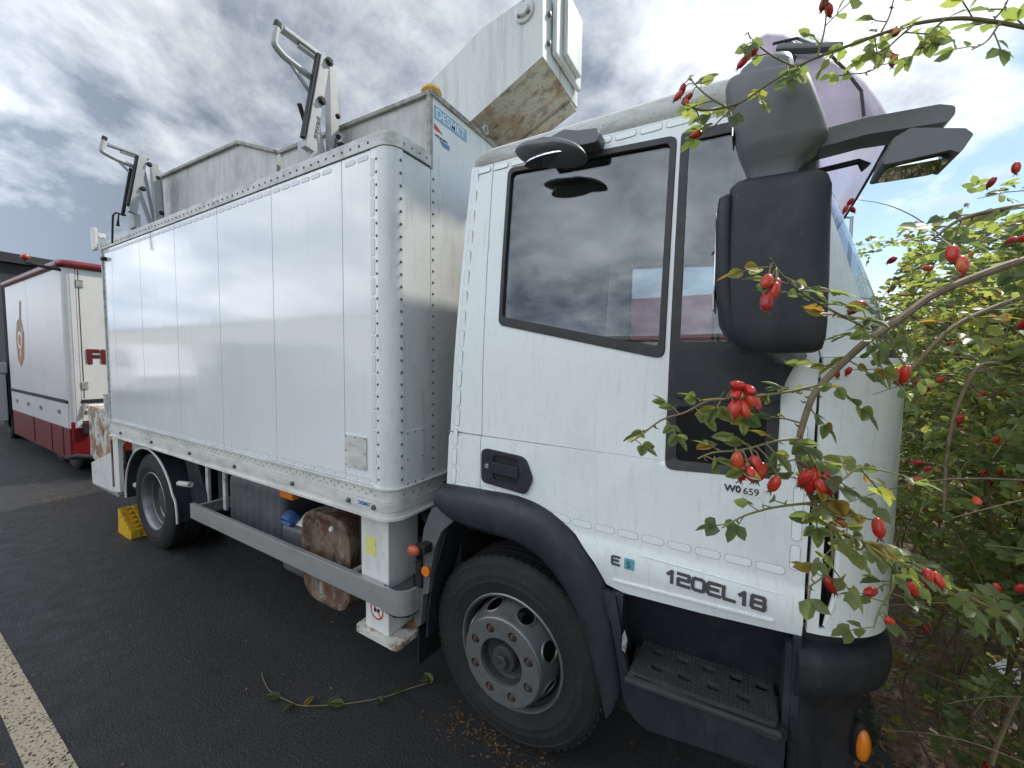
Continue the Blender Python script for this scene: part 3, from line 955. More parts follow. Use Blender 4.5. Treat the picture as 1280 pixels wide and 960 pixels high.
# ---------------- ladder racks on the ledge
def rack(X, base):
    """base: Y,Z points in the plane X; returns the frame part"""
    f = new()
    def B(p, q, w, h, dx=0.0, mi=0, m=None):
        m_ = m or f
        bar(m_, (X + dx, p[0], p[1]), (X + dx, q[0], q[1]), h, w, up=(1, 0, 0) if False else Vector((0, -(q[1] - p[1]), q[0] - p[0])).normalized(), bev=0.003, mi=mi)
    s = base
    # rear column
    B(s['col_top'], s['col_bot'], 0.052, 0.05, 0.0)
    fr = obj('ladder_rack', f, 'rack', truck)
    for nm_, p_, q_, w_, h_, dx_ in (('side_plate', (s['col_top'][0] + .045, s['col_top'][1] - .03), (s['col_bot'][0] + .035, s['col_bot'][1]), 0.03, 0.012, -0.03),
                                ('diagonal_link', s['dia_top'], s['dia_bot'], 0.026, 0.02, -0.05), ('diagonal_link', s['sw_top'], s['sw_bot'], 0.03, 0.03, -0.02)):
        m = new()
        B(p_, q_, w_, h_, dx_, m=m)
        obj(nm_, m, 'rack', fr)
    m = new()
    B(s['lnk_top'], s['lnk_bot'], 0.052, 0.045, 0.05, m=m)
    lk = obj('swing_link', m, 'rack', fr)
    m = new()
    off = -0.034
    B((s['lnk_top'][0] + off, s['lnk_top'][1]), (s['lnk_bot'][0] + off * 0.8, s['lnk_bot'][1] + 0.05), 0.016, 0.03, 0.05, m=m)
    obj('rubber_strip', m, 'black', fr)
    m = new()
    pts = [(X + 0.01, y, z) for y, z in s['hook']]
    tube(m, smooth(pts, 24), 0.0165, 10)
    obj('hook_arm', m, 'rack', fr)
    m = new()
    bar(m, pts[0], Vector(pts[0]) + (Vector(pts[0]) - Vector(pts[1])).normalized() * 0.035, 0.031, 0.030, up=(1, 0, 0), bev=0.006)
    obj('end_cap', m, 'black', fr)
    m = new()
    B(s['brace'][0], s['brace'][1], 0.016, 0.016, 0.01, m=m)
    obj('arm_brace', m, 'rack', fr)
    m = new()
    B(s['bar'][0], s['bar'][1], 0.020, 0.045, 0.0, m=m)
    mid = [(s['bar'][0][0] * .7 + s['bar'][1][0] * .3), (s['bar'][0][1] * .7 + s['bar'][1][1] * .3) - 0.02]
    B(mid, (s['bar'][1][0] - 0.02, s['bar'][1][1] - 0.02), 0.016, 0.03, 0.0, m=m)
    obj('support_bar', m, 'rack', fr)
    for (y, z, r) in s['bolts']:
        m = new()
        lathe(m, [(0.0, 0.018), (r * 0.6, 0.018), (r * 0.62, 0.010), (r, 0.008), (r, 0.0)], 12, (X + 0.074, y, z), axis='X')
        obj('pivot_bolt', m, 'black', fr)
    m = new()
    tube(m, [(X - 0.02, s['strut'][0][0], s['strut'][0][1]), (X - 0.02, s['strut'][1][0], s['strut'][1][1])], 0.012, 10)
    obj('gas_strut', m, 'black', fr)
    m = new()
    box(m, X - 0.07, X + 0.09, s['lnk_bot'][0] + 0.02, s['col_bot'][0] + 0.04, 2.756, 2.80, 0.004)
    for (y, z) in ((s['lnk_bot'][0] + .02, 2.79), (s['col_bot'][0], 2.80)):
        box(m, X - 0.05, X + 0.06, y - 0.015, y + 0.03, 2.79, 2.90, 0.003)
    obj('rack_base', m, 'rack', fr)
    return fr
fr1 = rack(-2.1, dict(col_top=(1.494, 3.383), col_bot=(1.500, 2.80), dia_top=(1.43, 3.20), dia_bot=(1.455, 2.80), sw_top=(1.39, 3.10), sw_bot=(1.47, 2.80),
     lnk_top=(1.417, 3.360), lnk_bot=(1.315, 2.835), hook=[(1.190, 3.375), (1.176, 3.30), (1.182, 3.284), (1.20, 3.272), (1.237, 3.259), (1.385, 3.243)],
     brace=[(1.258, 3.248), (1.356, 3.163)], bar=[(1.222, 3.396), (1.50, 3.388)], bolts=[(1.432, 3.341, 0.022), (1.384, 3.113, 0.022), (1.478, 3.08, 0.014), (1.478, 2.97, 0.014), (1.50, 2.93, 0.022)],
     strut=[(1.317, 3.09), (1.43, 2.80)]))
fr2 = rack(-4.45, dict(col_top=(1.455, 3.375), col_bot=(1.48, 2.80), dia_top=(1.398, 3.32), dia_bot=(1.469, 2.80), sw_top=(1.352, 3.115), sw_bot=(1.44, 2.80),
     lnk_top=(1.365, 3.375), lnk_bot=(1.285, 2.90), hook=[(1.147, 3.42), (1.132, 3.345), (1.138, 3.33), (1.154, 3.323), (1.22, 3.305), (1.33, 3.29)],
     brace=[(1.220, 3.305), (1.290, 3.237)], bar=[(1.169, 3.403), (1.425, 3.399)], bolts=[(1.40, 3.326, 0.020), (1.352, 3.112, 0.020), (1.455, 3.24, 0.016), (1.469, 2.953, 0.018)],
     strut=[(1.31, 3.28), (1.245, 2.88)]))
def text_rack(s, x, y, z, size, ang):
    me = text_mesh(s, size, 0.0006)
    me.materials.append(M['ink'])
    me.transform(Matrix(((0, 0, 1, x), (1, 0, 0, y), (0, 1, 0, z), (0, 0, 0, 1))) @ Matrix.Rotation(ang, 4, 'Z'))
    return me
link('lettering', text_rack('ergorack', -2.1 + 0.0735, 1.352, 2.90, 0.035, R(78)), fr1)
link('lettering', text_rack('Ergo', -2.1 + 0.0265, 1.508, 2.93, 0.03, R(90)), fr1)
bm = new()
tube(bm, [(-4.45, 1.26, 2.88), (-4.45, 1.20, 2.885), (-4.46, 1.184, 2.86), (-4.47, 1.18, 2.75), (-4.47, 1.175, 2.64)], 0.007, 8)
tube(bm, [(-4.44, 1.215, 2.88), (-4.44, 1.21, 2.84), (-4.44, 1.205, 2.78)], [0.005, 0.005, 0.012], 8)
obj('cable', bm, 'black', fr2)
# reflector tube at the rear upper corner and a small side lamp
bm = new()
box(bm, -5.30, -5.215, 1.245, 1.275, 2.70, 2.90, 0.006)
box(bm, -5.27, -5.215, 1.275, 1.33, 2.82, 2.86, 0.004)
obj('corner_fitting', bm, 'white', truck)
bm = new()
box(bm, -5.16, -5.10, 1.268, 1.30, 2.60, 2.63, 0.005)
obj('corner_lamp', bm, 'black', truck)

# ================================================================ cab
ZC = 2.55                                    # truck centre line in Y is 2.55
def ys(z):
    """outer surface of the cab side (near side) at height z"""
    y = 1.45
    if z > 1.6:
        y += 0.07 * ((z - 1.6) / 1.0) ** 1.5
    if z < 1.405:
        y -= 0.010 * min(1.0, (1.405 - z) / 0.02)
    if z < 1.09:
        y -= 0.018 * math.sin(min(1.0, (1.09 - z) / 0.17) * math.pi)
    return y
def cabfn(off=0.0, flip=False):
    if flip:
        return lambda x, d, z: (x, 2 * ZC - (ys(z) + d + off), z)
    return lambda x, d, z: (x, ys(z) + d + off, z)
ZCUT = [0.95, 0.98, 1.01, 1.04, 1.07, 1.09, 1.385, 1.405, 1.7, 1.8, 1.9, 2.0, 2.1, 2.2, 2.3, 2.4, 2.5]
WIN = [(-0.936, 1.895), (-0.250, 1.754), (-0.246, 2.528), (-0.930, 2.572)]
QTR = [(-0.236, 1.376), (0.070, 1.392), (0.088, 1.42), (0.088, 1.70), (0.140, 1.775), (-0.030, 2.525), (-0.234, 2.532)]
def inset(poly, d):
    """shrink a convex-ish polygon"""
    cx = sum(p[0] for p in poly) / len(poly)
    n = len(poly)
    res = []
    area = sum(poly[i][0] * poly[(i + 1) % n][1] - poly[(i + 1) % n][0] * poly[i][1] for i in range(n))
    sg = 1 if area > 0 else -1
    for i in range(n):
        p, a, b_ = Vector(poly[i]), Vector(poly[i - 1]), Vector(poly[(i + 1) % n])
        e1, e2 = (p - a).normalized(), (b_ - p).normalized()
        n1, n2 = Vector((-e1.y, e1.x)) * sg, Vector((-e2.y, e2.x)) * sg
        bi = (n1 + n2)
        bi = bi / max(0.3, bi.length_squared / 2)
        q = p + bi * d * (1.0 if bi.length < 3 else 0.5)
        res.append((q.x, q.y))
    return res
for flip in (False, True):
    # rear side pillar of the cab
    b = plate([(-1.205, 1.145), (-1.0125, 1.150), (-1.0125, 2.615), (-1.130, 2.620)], th=0.03, bev=0.003, zcuts=ZCUT, fn=cabfn(0, flip))
    obj('cab_side_panel', b, 'cab', truck)
    # door
    outer = [(-1.0085, 1.150), (-0.80, 1.168), (-0.66, 1.135), (-0.55, 1.070), (-0.47, 0.985), (-0.425, 0.905), (-0.36, 0.892), (-0.10, 0.905), (0.172, 0.930), (0.176, 1.765), (0.0, 2.585), (-1.0085, 2.615)]
    w_ = fillet(WIN, 0.03, 4)
    q_ = fillet(QTR, [0.03, 0.0, 0.02, 0.0, 0.015, 0.015, 0.015], 4)
    b = plate(outer, [w_, q_], th=0.035, bev=0.003, zcuts=ZCUT, fn=cabfn(0, flip))
    door = obj('door', b, 'cab', truck)
    # window gasket and glass
    g_in = fillet([(-0.918, 1.930), (-0.272, 1.797), (-0.268, 2.505), (-0.912, 2.548)], 0.02, 4)
    b = plate(fillet(inset(WIN, 0.0015), 0.03, 4), [g_in], th=0.03, bev=0.006, zcuts=ZCUT[8:], fn=cabfn(-0.006, flip))
    obj('window_gasket', b, 'gasket', door)
    b = plate(fillet(inset(WIN, 0.016), 0.025, 4), th=0.004, zcuts=ZCUT[8:], fn=cabfn(0.008, flip))
    obj('window_glass', b, 'glass', door)
    # quarter light frame with two glazed openings
    up_ = fillet([(-0.205, 1.815), (0.095, 1.815), (-0.055, 2.490), (-0.208, 2.495)], 0.02, 4)
    lo_ = fillet([(-0.200, 1.410), (0.055, 1.420), (0.055, 1.585), (-0.205, 1.600)], 0.02, 4)
    b = plate(fillet(inset(QTR, 0.0015), [0.03, 0.0, 0.02, 0.0, 0.015, 0.015, 0.015], 4), [up_, lo_], th=0.03, bev=0.003, zcuts=ZCUT[8:], fn=cabfn(-0.004, flip))
    obj('quarter_frame', b, 'gasket', door)
    b = plate(inset(fillet([(-0.207, 1.813), (0.097, 1.813), (-0.053, 2.492), (-0.210, 2.497)], 0.02, 4), -0.002), th=0.004, zcuts=ZCUT[8:], fn=cabfn(0.004, flip))
    obj('quarter_glass', b, 'glass', door)
    b = plate(fillet([(-0.203, 1.407), (0.058, 1.417), (0.058, 1.588), (-0.208, 1.603)], 0.02, 4), th=0.004, fn=cabfn(0.004, flip))
    obj('kerb_glass', b, 'glass_dark', door)
    if flip:
        continue
    b = plate(fillet([(-0.215, 1.628), (0.08, 1.628), (0.10, 1.70), (0.13, 1.775), (-0.215, 1.790)], 0.02, 4), th=0.02, bev=0.008, fn=cabfn(-0.018))
    obj('trim_pad', b, 'plastic', door)
    # belt crease
    # handle
    b = plate(fillet([(-0.997, 1.205), (-0.775, 1.188), (-0.742, 1.255), (-0.780, 1.343), (-0.997, 1.357)], [0.03, 0.02, 0.04, 0.05, 0.03], 5),
              [fillet([(-0.935, 1.228), (-0.810, 1.222), (-0.806, 1.330), (-0.935, 1.335)], 0.018, 4)], th=0.02, bev=0.006, fn=cabfn(-0.014))
    hd = obj('door_handle', b, 'plastic', door)
    b = plate(fillet([(-0.935, 1.228), (-0.810, 1.222), (-0.806, 1.330), (-0.935, 1.335)], 0.016, 4), th=0.01, fn=cabfn(0.0015 - 0.0085))
    for v in b.verts:
        v.co.y += 0.0
    # handle plate behind the grip
    obj('handle_recess', b, 'black', door)
    bm = new()
    bar(bm, (-0.938, ys(1.28) - 0.014, 1.280), (-0.806, ys(1.28) - 0.014, 1.274), 0.014, 0.050, bev=0.004)
    obj('grip', bm, 'plastic', door)
    bm = new()
    lathe(bm, [(0.0, -0.004), (0.004, -0.004), (0.0045, -0.002), (0.012, -0.003), (0.013, 0.0)], 16, (-0.966, ys(1.28) - 0.014, 1.283))
    obj('lock', bm, 'chrome', door)
    text_side('lettering', 'W0', -0.050, ys(1.34) - 0.0012, 1.336, 0.030, 'ink', door, sx=1.0, offset=0.0008)
    bm = new()
    box(bm, -0.001, 0.056, ys(1.34) - 0.0014, ys(1.34) - 0.0002, 1.328, 1.360)
    obj('number_sticker', bm, 'sticker_white', door)
    text_side('lettering', '659', 0.0015, ys(1.34) - 0.0022, 1.334, 0.030, 'ink', door, sx=0.98, offset=0.0002, ext=0.0004)
    badge('badge_letter', '120EL18', -0.207, ys, 0.993, 0.034, 0.038, 0.0455, 0.0108, 'badge', door, slope=-0.03)
    badge('badge_letter', 'E', -0.402, ys, 1.002, 0.026, 0.028, 0.04, 0.0085, 'badge', door)
    bm = new()
    box(bm, -0.357, -0.322, ys(1.0) - 0.004, ys(1.0), 0.996, 1.036, 0.003)
    obj('euro_badge', bm, 'badge_teal', door)
    text_side('lettering', '5', -0.350, ys(1.0) - 0.005, 1.003, 0.034, 'badge', door, ext=0.001)
    # raised swage lines over and below the badge
    bm = new()
    bm.free()
    for p_, q_, w_, h_ in (((-0.30, ys(1.055) - 0.0005, 1.056), (0.12, ys(1.055) - 0.0005, 1.046), 0.006, 0.004), ((-0.40, ys(0.935) - 0.002, 0.935), (0.10, ys(0.95) - 0.002, 0.958), 0.012, 0.008)):
        bm = new()
        bar(bm, p_, q_, w_, h_, bev=0.0015)
        obj('swage_line', bm, 'cab', door)
# tape on the cab
for k in range(13):
    x = -0.965 + k * 0.0875
    if x < 0.13:
        tape(x, ys(1.118) - 0.0005, 1.168 - 0.052 * min(1, max(0, (k - 0.5) / 4.0)), False, truck, w=0.077, h=0.028, rot=(R(9) if 1 < k < 5 else 0))
for k in range(5):
    tape(0.145, ys(1.2) - 0.0008, 1.165 + k * 0.0905, True, truck, w=0.078, h=0.026)
for k in range(16):
    z = 1.205 + k * 0.0905
    x = -1.163 + 0.062 * max(0, (z - 1.15)) / 1.4
    dz = (ys(z + .03) - ys(z - .03)) / 0.06
    tape(x, ys(z) - 0.0012, z, True, truck, rx=0, w=0.078, h=0.026, rot=R(2.5))
for k in range(11):
    x = -1.06 + k * 0.0905
    o = tape(x, ys(2.578) - 0.0012, 2.592 - 0.002 * k, False, truck, rx=R(7.2) * -1, w=0.078, h=0.026)
tape(-1.11, ys(1.16) - 0.0005, 1.166, False, truck, w=0.078, h=0.028)
# thin dark line on the body crease along the rear pillar and door
bm = new()
bar(bm, (-1.200, ys(1.408) - 0.0003, 1.408), (-1.012, ys(1.408) - 0.0003, 1.406), 0.002, 0.006)
bar(bm, (-1.008, ys(1.408) - 0.0003, 1.406), (0.172, ys(1.408) - 0.0003, 1.400), 0.0015, 0.003)
obj('body_crease', bm, 'galvedge', truck)
# cab back, floor, roof lining
bm = new()
prism_y(bm, [(-1.195, 1.10), (-1.16, 1.10), (-1.095, 2.60), (-1.125, 2.60)], 1.56, 3.54)
obj('cab_back_wall', bm, 'liner', truck)
bm = new()
box(bm, -1.15, 0.20, 1.52, 3.58, 0.93, 0.98)
obj('cab_floor', bm, 'dash', truck)
bm = new()
box(bm, -1.14, -0.02, 1.56, 3.54, 2.60, 2.62)
obj('headliner', bm, 'liner', truck)
# roof shell
def rrect(x0, x1, y0, y1, r0, r1, seg=6):
    p = []
    for cx, cy, r, a0 in ((x1 - r1, y0 + r1, r1, -90), (x1 - r1, y1 - r1, r1, 0), (x0 + r0, y1 - r0, r0, 90), (x0 + r0, y0 + r0, r0, 180)):
        for k in range(seg + 1):
            a = R(a0 + 90 * k / seg)
            p.append((cx + r * math.cos(a), cy + r * math.sin(a)))
    return p
bm = new()
rings = []
for z, ins in ((2.600, 0.006), (2.618, -0.006), (2.648, -0.006), (2.680, 0.010), (2.704, 0.040), (2.718, 0.085), (2.724, 0.16), (2.735, 0.6)):
    p = rrect(-1.132 + ins, 0.075 - ins * 1.2, 1.524 + ins, 3.576 - ins, 0.06, 0.16)
    rings.append([bm.verts.new((x, y, z - 0.03 * max(0, x + 0.3))) for x, y in p])
for a, b_ in zip(rings, rings[1:]):
    n = len(a)
    for k in range(n):
        face(bm, (a[k], a[(k + 1) % n], b_[(k + 1) % n], b_[k]))
face(bm, rings[-1])
roof = obj('cab_roof', bm, 'roof', truck, ang=60)
bm = new()
tube(bm, [(0.0, 1.515, 2.612), (0.0, 1.512, 2.64), (0.0, 1.525, 2.675), (0.0, 1.56, 2.702), (0.0, 1.62, 2.714)], 0.003, 6)
obj('roof_seam', bm, 'seam', roof)
# ---------------- front corner, windscreen
PLAN_LOW = smooth([(0.182, 1.452), (0.230, 1.462), (0.290, 1.490), (0.345, 1.535), (0.385, 1.60), (0.405, 1.70), (0.418, 1.95), (0.425, 2.25), (0.428, 2.55)], 80)
PLAN_TOP = smooth([(0.004, 1.523), (0.030, 1.533), (0.060, 1.560), (0.085, 1.60), (0.105, 1.66), (0.122, 1.76), (0.150, 2.00), (0.160, 2.28), (0.162, 2.55)], 80)
def plan(u, z):
    """front outline of the cab: u 0..1 from the door shut line to the centre line"""
    t = 0.0 if z < 1.76 else (z - 1.76) / (2.60 - 1.76)
    i = min(79, int(u * 80))
    f = u * 80 - i
    l = PLAN_LOW[i].lerp(PLAN_LOW[i + 1], f)
    p = PLAN_TOP[i].lerp(PLAN_TOP[i + 1], f)
    return l.x * (1 - t) + p.x * t, l.y * (1 - t) + p.y * t
def front_sheet(u0, u1, z0, z1, nu, nv, off=0.0, skip=None, both=True, mi=0, bm=None):
    bm = bm or new()
    for flip in ((False, True) if both else (False,)):
        V = []
        for j in range(nv + 1):
            z = z0 + (z1 - z0) * j / nv
            row = []
            for i in range(nu + 1):
                u = u0 + (u1 - u0) * i / nu
                x, y = plan(u, z)
                xa, ya = plan(max(0, u - 0.02), z)
                xb, yb = plan(min(1, u + 0.02), z)
                n = Vector((yb - ya, -(xb - xa), 0)).normalized()
                x -= n.x * off
                y -= n.y * off
                row.append(bm.verts.new((x, (2 * ZC - y) if flip else y, z)))
            V.append(row)
        for j in range(nv):
            for i in range(nu):
                if skip and skip(i, j):
                    continue
                face(bm, (V[j][i], V[j][i + 1], V[j + 1][i + 1], V[j + 1][i]), mi)
    return bm
def solid(bm, th):
    bmesh.ops.recalc_face_normals(bm, faces=bm.faces)
    bmesh.ops.solidify(bm, geom=bm.faces[:], thickness=th)
    return bm
b = front_sheet(0.0, 0.62, 0.945, 1.765, 100, 90, skip=lambda i, j: 13 <= i <= (25 - max(0, (9 - j)) * 0.9) and 2 <= j <= 51 + min(3, i - 13, 25 - i), both=False)
solid(b, -0.012)
cpn = obj('corner_panel', b, 'cab', truck)
b = front_sheet(0.0, 0.62, 0.945, 1.765, 20, 6, both=False)
for v in b.verts:
    v.co.y = 2 * ZC - v.co.y
obj('corner_panel', solid(b, -0.012), 'cab', truck)
b = front_sheet(0.05, 0.18, 0.94, 1.45, 6, 6, off=0.05, both=False)
obj('air_slot', b, 'black', cpn)
# white lip folding round the front of the slot
bm = new()
pts = []
for k in range(15):
    z = 1.43 - 0.46 * k / 14
    x, y = plan(0.166 - 0.05 * max(0, (k - 11) / 3) ** 1.3, z)
    pts.append((x, y - 0.004, z))
tube(bm, pts, [0.003] + [0.008] * 13 + [0.004], 10)
obj('slot_lip', bm, 'cab', cpn)
bm = new()
b = plate(fillet([(0.205, 1.42), (0.268, 1.42), (0.268, 1.545), (0.205, 1.53)], 0.025, 5), th=0.01, bev=0.004)
for v in b.verts:
    v.co.y += 1.4545 + (v.co.x - 0.205) * 0.35
obj('corner_pocket', b, 'cab', cpn)
# front panel, windscreen, pillars
b = front_sheet(0.62, 1.0, 0.945, 1.765, 8, 4)
obj('grille_panel', solid(b, -0.012), 'cab', truck)
b = front_sheet(0.0, 0.33, 1.768, 2.60, 10, 10, both=False)
obj('a_pillar', solid(b, -0.02), 'cab', truck)
b = front_sheet(0.0, 0.33, 1.768, 2.60, 10, 10, both=False)
for v in b.verts:
    v.co.y = 2 * ZC - v.co.y
obj('a_pillar', solid(b, -0.02), 'cab', truck)
b = front_sheet(0.33, 1.0, 1.79, 2.58, 14, 8)
obj('windscreen', b, 'glass', truck, ang=80)
b = front_sheet(0.33, 1.0, 1.745, 1.80, 14, 2, off=0.004)
obj('windscreen_seal', b, 'gasket', truck)
# interior
bm = new()
box(bm, 0.02, 0.36, 1.56, 3.54, 1.35, 1.72, 0.05)
obj('dashboard', bm, 'dash', truck)
for sy in (1.98, 3.12):
    bm = new()
    box(bm, -0.95, -0.42, sy - 0.24, sy + 0.24, 1.32, 1.48, 0.05)
    b = new()
    box(b, -0.06, 0.06, sy - 0.24, sy + 0.24, 0, 0.62, 0.045)
    merge(bm, b, None, Matrix.Translation((-0.95, 0, 1.44)) @ Matrix.Rotation(R(-12), 4, 'Y'))
    b = new()
    box(b, -0.05, 0.05, sy - 0.13, sy + 0.13, 0.66, 0.86, 0.04)
    merge(bm, b, None, Matrix.Translation((-0.95, 0, 1.44)) @ Matrix.Rotation(R(-12), 4, 'Y'))
    obj('seat', bm, 'seat', truck)
bm = new()
c0 = Vector((-0.16, 3.12, 1.72))
tube(bm, [c0 + Vector((0.22 * math.sin(a) * 0.5, 0.21 * math.cos(a), 0.21 * math.sin(a) * 0.86)) for a in [i * math.pi / 12 for i in range(25)]], 0.014, 8)
tube(bm, [c0, c0 + Vector((0.25, 0, -0.22))], 0.03, 8)
tube(bm, [c0 + Vector((0, -0.2, 0)), c0 + Vector((0, 0.2, 0))], 0.014, 8)
obj('steering_wheel', bm, 'dash', truck)
# hanging trinket by the quarter light
bm = new()
tube(bm, [(-0.10, 1.72, 2.50), (-0.10, 1.72, 2.12)], 0.003, 6)
ellipsoid(bm, (-0.10, 1.72, 2.07), (0.015, 0.02, 0.05), 8, 6)
obj('hanging_trinket', bm, 'black', truck)

# ---------------- sun visor
vprof = [(-0.02, 2.735), (-0.015, 2.80), (0.02, 2.808), (0.07, 2.788), (0.12, 2.745), (0.17, 2.700), (0.222, 2.655), (0.262, 2.60), (0.300, 2.53), (0.322, 2.480), (0.335, 2.430)]
bm = new()
rows = []
NV = 22
for j in range(NV + 1):
    t = j / NV
    y = 1.53 + 2.04 * t
    e = abs(t - 0.5) * 2
    round_ = max(0.0, (e - 0.90) / 0.10)
    row = []
    for (x, z) in vprof:
        bul = 0.02 * (1 - e * e)
        row.append(bm.verts.new((x + bul - 0.05 * round_ ** 2 * (0.3 + max(0, x) * 2), y + (0.02 if t < .5 else -0.02) * 0, z - 0.03 * round_ ** 2)))
    rows.append(row)
for a, b_ in zip(rows, rows[1:]):
    for k in range(len(vprof) - 1):
        face(bm, (a[k], a[k + 1], b_[k + 1], b_[k]))
# near and far cheeks that fold back to the cab
for row, s in ((rows[0], 1), (rows[-1], -1)):
    prev = row
    for ins in (0.03, 0.07, 0.12):
        cur = []
        for v in row:
            cx, cz = -0.03, 2.50
            d = Vector((cx - v.co.x, 0, cz - v.co.z)).normalized()
            cur.append(bm.verts.new((v.co.x + d.x * ins, v.co.y - s * 0.012 * math.sin(ins * 20), v.co.z + d.z * ins)))
        for k in range(len(row) - 1):
            face(bm, (prev[k], cur[k], cur[k + 1], prev[k + 1]))
        prev = cur
solid(bm, 0.004)
vis = obj('sun_visor', bm, 'visor', truck, ang=60)
bm = new()
tube(bm, [(vprof[-1][0] + 0.02 * (1 - (abs(t - .5) * 2) ** 2), 1.56 + 1.98 * t, 2.428) for t in [i / 20 for i in range(21)]], 0.005, 6)
tube(bm, [(0.02, 1.50, 2.72), (0.08, 1.502, 2.715), (0.15, 1.505, 2.66), (0.20, 1.51, 2.59), (0.24, 1.512, 2.52), (0.25, 1.515, 2.45)], 0.004, 6)
obj('visor_edge', bm, 'gasket', vis)
bm = new()
ellipsoid(bm, (0.105, 1.520, 2.690), (0.075, 0.024, 0.028), 18, 10, mat=Matrix.Rotation(R(24), 4, 'Y'))
lmp = obj('marker_lamp', bm, 'lens', vis)
bm = new()
bar(bm, (0.03, 1.50, 2.700), (0.19, 1.50, 2.648), 0.03, 0.016, bev=0.005)
bar(bm, (0.075, 1.52, 2.68), (0.04, 1.54, 2.60), 0.02, 0.022, bev=0.006)
obj('visor_bracket', bm, 'mirror_plastic', vis)
bm = new()
ellipsoid(bm, (0.06, 1.512, 2.702), (0.02, 0.014, 0.016), 10, 8)
obj('lamp_bulb', bm, 'mirror_plastic', vis)

# ---------------- mirrors
def ringloft(bm, secs, seg=24, mi=0, power=2.6):
    """secs: (z, x_centre, y_centre, half_x, half_y, tilt) superellipse sections stacked in z"""
    rings = []
    for (z, cx, cy, hx, hy, tl) in secs:
        r = []
        for k in range(seg):
            a = 2 * math.pi * k / seg
            ca, sa = math.cos(a), math.sin(a)
            px = hx * math.copysign(abs(ca) ** (2 / power), ca)
            py = hy * math.copysign(abs(sa) ** (2 / power), sa)
            r.append(bm.verts.new((cx + px, cy + py, z + tl * px)))
        rings.append(r)
    for a, b_ in zip(rings, rings[1:]):
        for k in range(seg):
            face(bm, (a[k], a[(k + 1) % seg], b_[(k + 1) % seg], b_[k]), mi)
    face(bm, rings[0][::-1], mi)
    face(bm, rings[-1], mi)
bm = new()
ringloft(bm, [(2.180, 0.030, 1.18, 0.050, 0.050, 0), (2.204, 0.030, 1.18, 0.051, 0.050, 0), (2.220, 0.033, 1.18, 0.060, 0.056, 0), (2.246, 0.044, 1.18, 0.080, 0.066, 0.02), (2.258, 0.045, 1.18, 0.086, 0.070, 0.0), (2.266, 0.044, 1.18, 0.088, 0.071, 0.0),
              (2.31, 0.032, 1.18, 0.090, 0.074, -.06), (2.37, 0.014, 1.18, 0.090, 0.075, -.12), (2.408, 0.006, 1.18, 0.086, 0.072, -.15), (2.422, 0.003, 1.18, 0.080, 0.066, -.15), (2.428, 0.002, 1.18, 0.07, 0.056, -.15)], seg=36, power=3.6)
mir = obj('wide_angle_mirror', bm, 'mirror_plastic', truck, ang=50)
bm = new()
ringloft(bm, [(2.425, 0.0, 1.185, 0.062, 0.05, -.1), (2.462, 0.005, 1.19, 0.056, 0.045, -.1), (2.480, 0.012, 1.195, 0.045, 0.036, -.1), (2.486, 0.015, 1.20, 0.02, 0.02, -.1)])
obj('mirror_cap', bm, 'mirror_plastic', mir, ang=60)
bm = new()
box(bm, -0.060, -0.056, 1.14, 1.22, 2.30, 2.40, 0.001)
obj('mirror_face', bm, 'mirrorglass', mir)
bm = new()
ringloft(bm, [(1.772, 0.060, 1.18, 0.070, 0.050, 0.03), (1.780, 0.058, 1.18, 0.086, 0.060, 0.03), (1.805, 0.050, 1.18, 0.099, 0.068, 0.02), (1.84, 0.046, 1.18, 0.104, 0.073, 0), (1.95, 0.042, 1.18, 0.106, 0.077, 0),
              (2.05, 0.040, 1.18, 0.105, 0.077, 0), (2.145, 0.040, 1.18, 0.103, 0.075, 0), (2.170, 0.038, 1.18, 0.098, 0.071, -.03), (2.181, 0.038, 1.18, 0.088, 0.062, -.04), (2.184, 0.038, 1.18, 0.07, 0.05, -.05)], seg=36, power=4.6)
mir2 = obj('main_mirror', bm, 'plastic', truck, ang=50)
bm = new()
ringloft(bm, [(1.80, -0.028, 1.185, 0.022, 0.062, 0), (1.84, -0.048, 1.185, 0.022, 0.070, 0), (1.95, -0.062, 1.185, 0.022, 0.076, 0), (2.10, -0.068, 1.185, 0.020, 0.076, 0), (2.150, -0.066, 1.185, 0.018, 0.072, 0), (2.158, -0.06, 1.185, 0.012, 0.06, 0)], power=3.2)
obj('mirror_rim', bm, 'plastic', mir2, ang=60)
bm = new()
box(bm, -0.086, -0.082, 1.135, 1.235, 1.88, 2.12, 0.001)
obj('mirror_face', bm, 'mirrorglass', mir2)
bm = new()
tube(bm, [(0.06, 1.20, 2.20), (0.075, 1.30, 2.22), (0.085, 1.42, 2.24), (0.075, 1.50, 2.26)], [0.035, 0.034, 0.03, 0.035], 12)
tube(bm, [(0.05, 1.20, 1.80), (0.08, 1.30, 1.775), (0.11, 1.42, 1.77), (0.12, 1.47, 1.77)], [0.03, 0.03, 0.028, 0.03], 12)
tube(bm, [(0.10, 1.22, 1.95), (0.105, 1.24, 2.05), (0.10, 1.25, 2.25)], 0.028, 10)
obj('mirror_bracket', bm, 'mirror_plastic', truck)
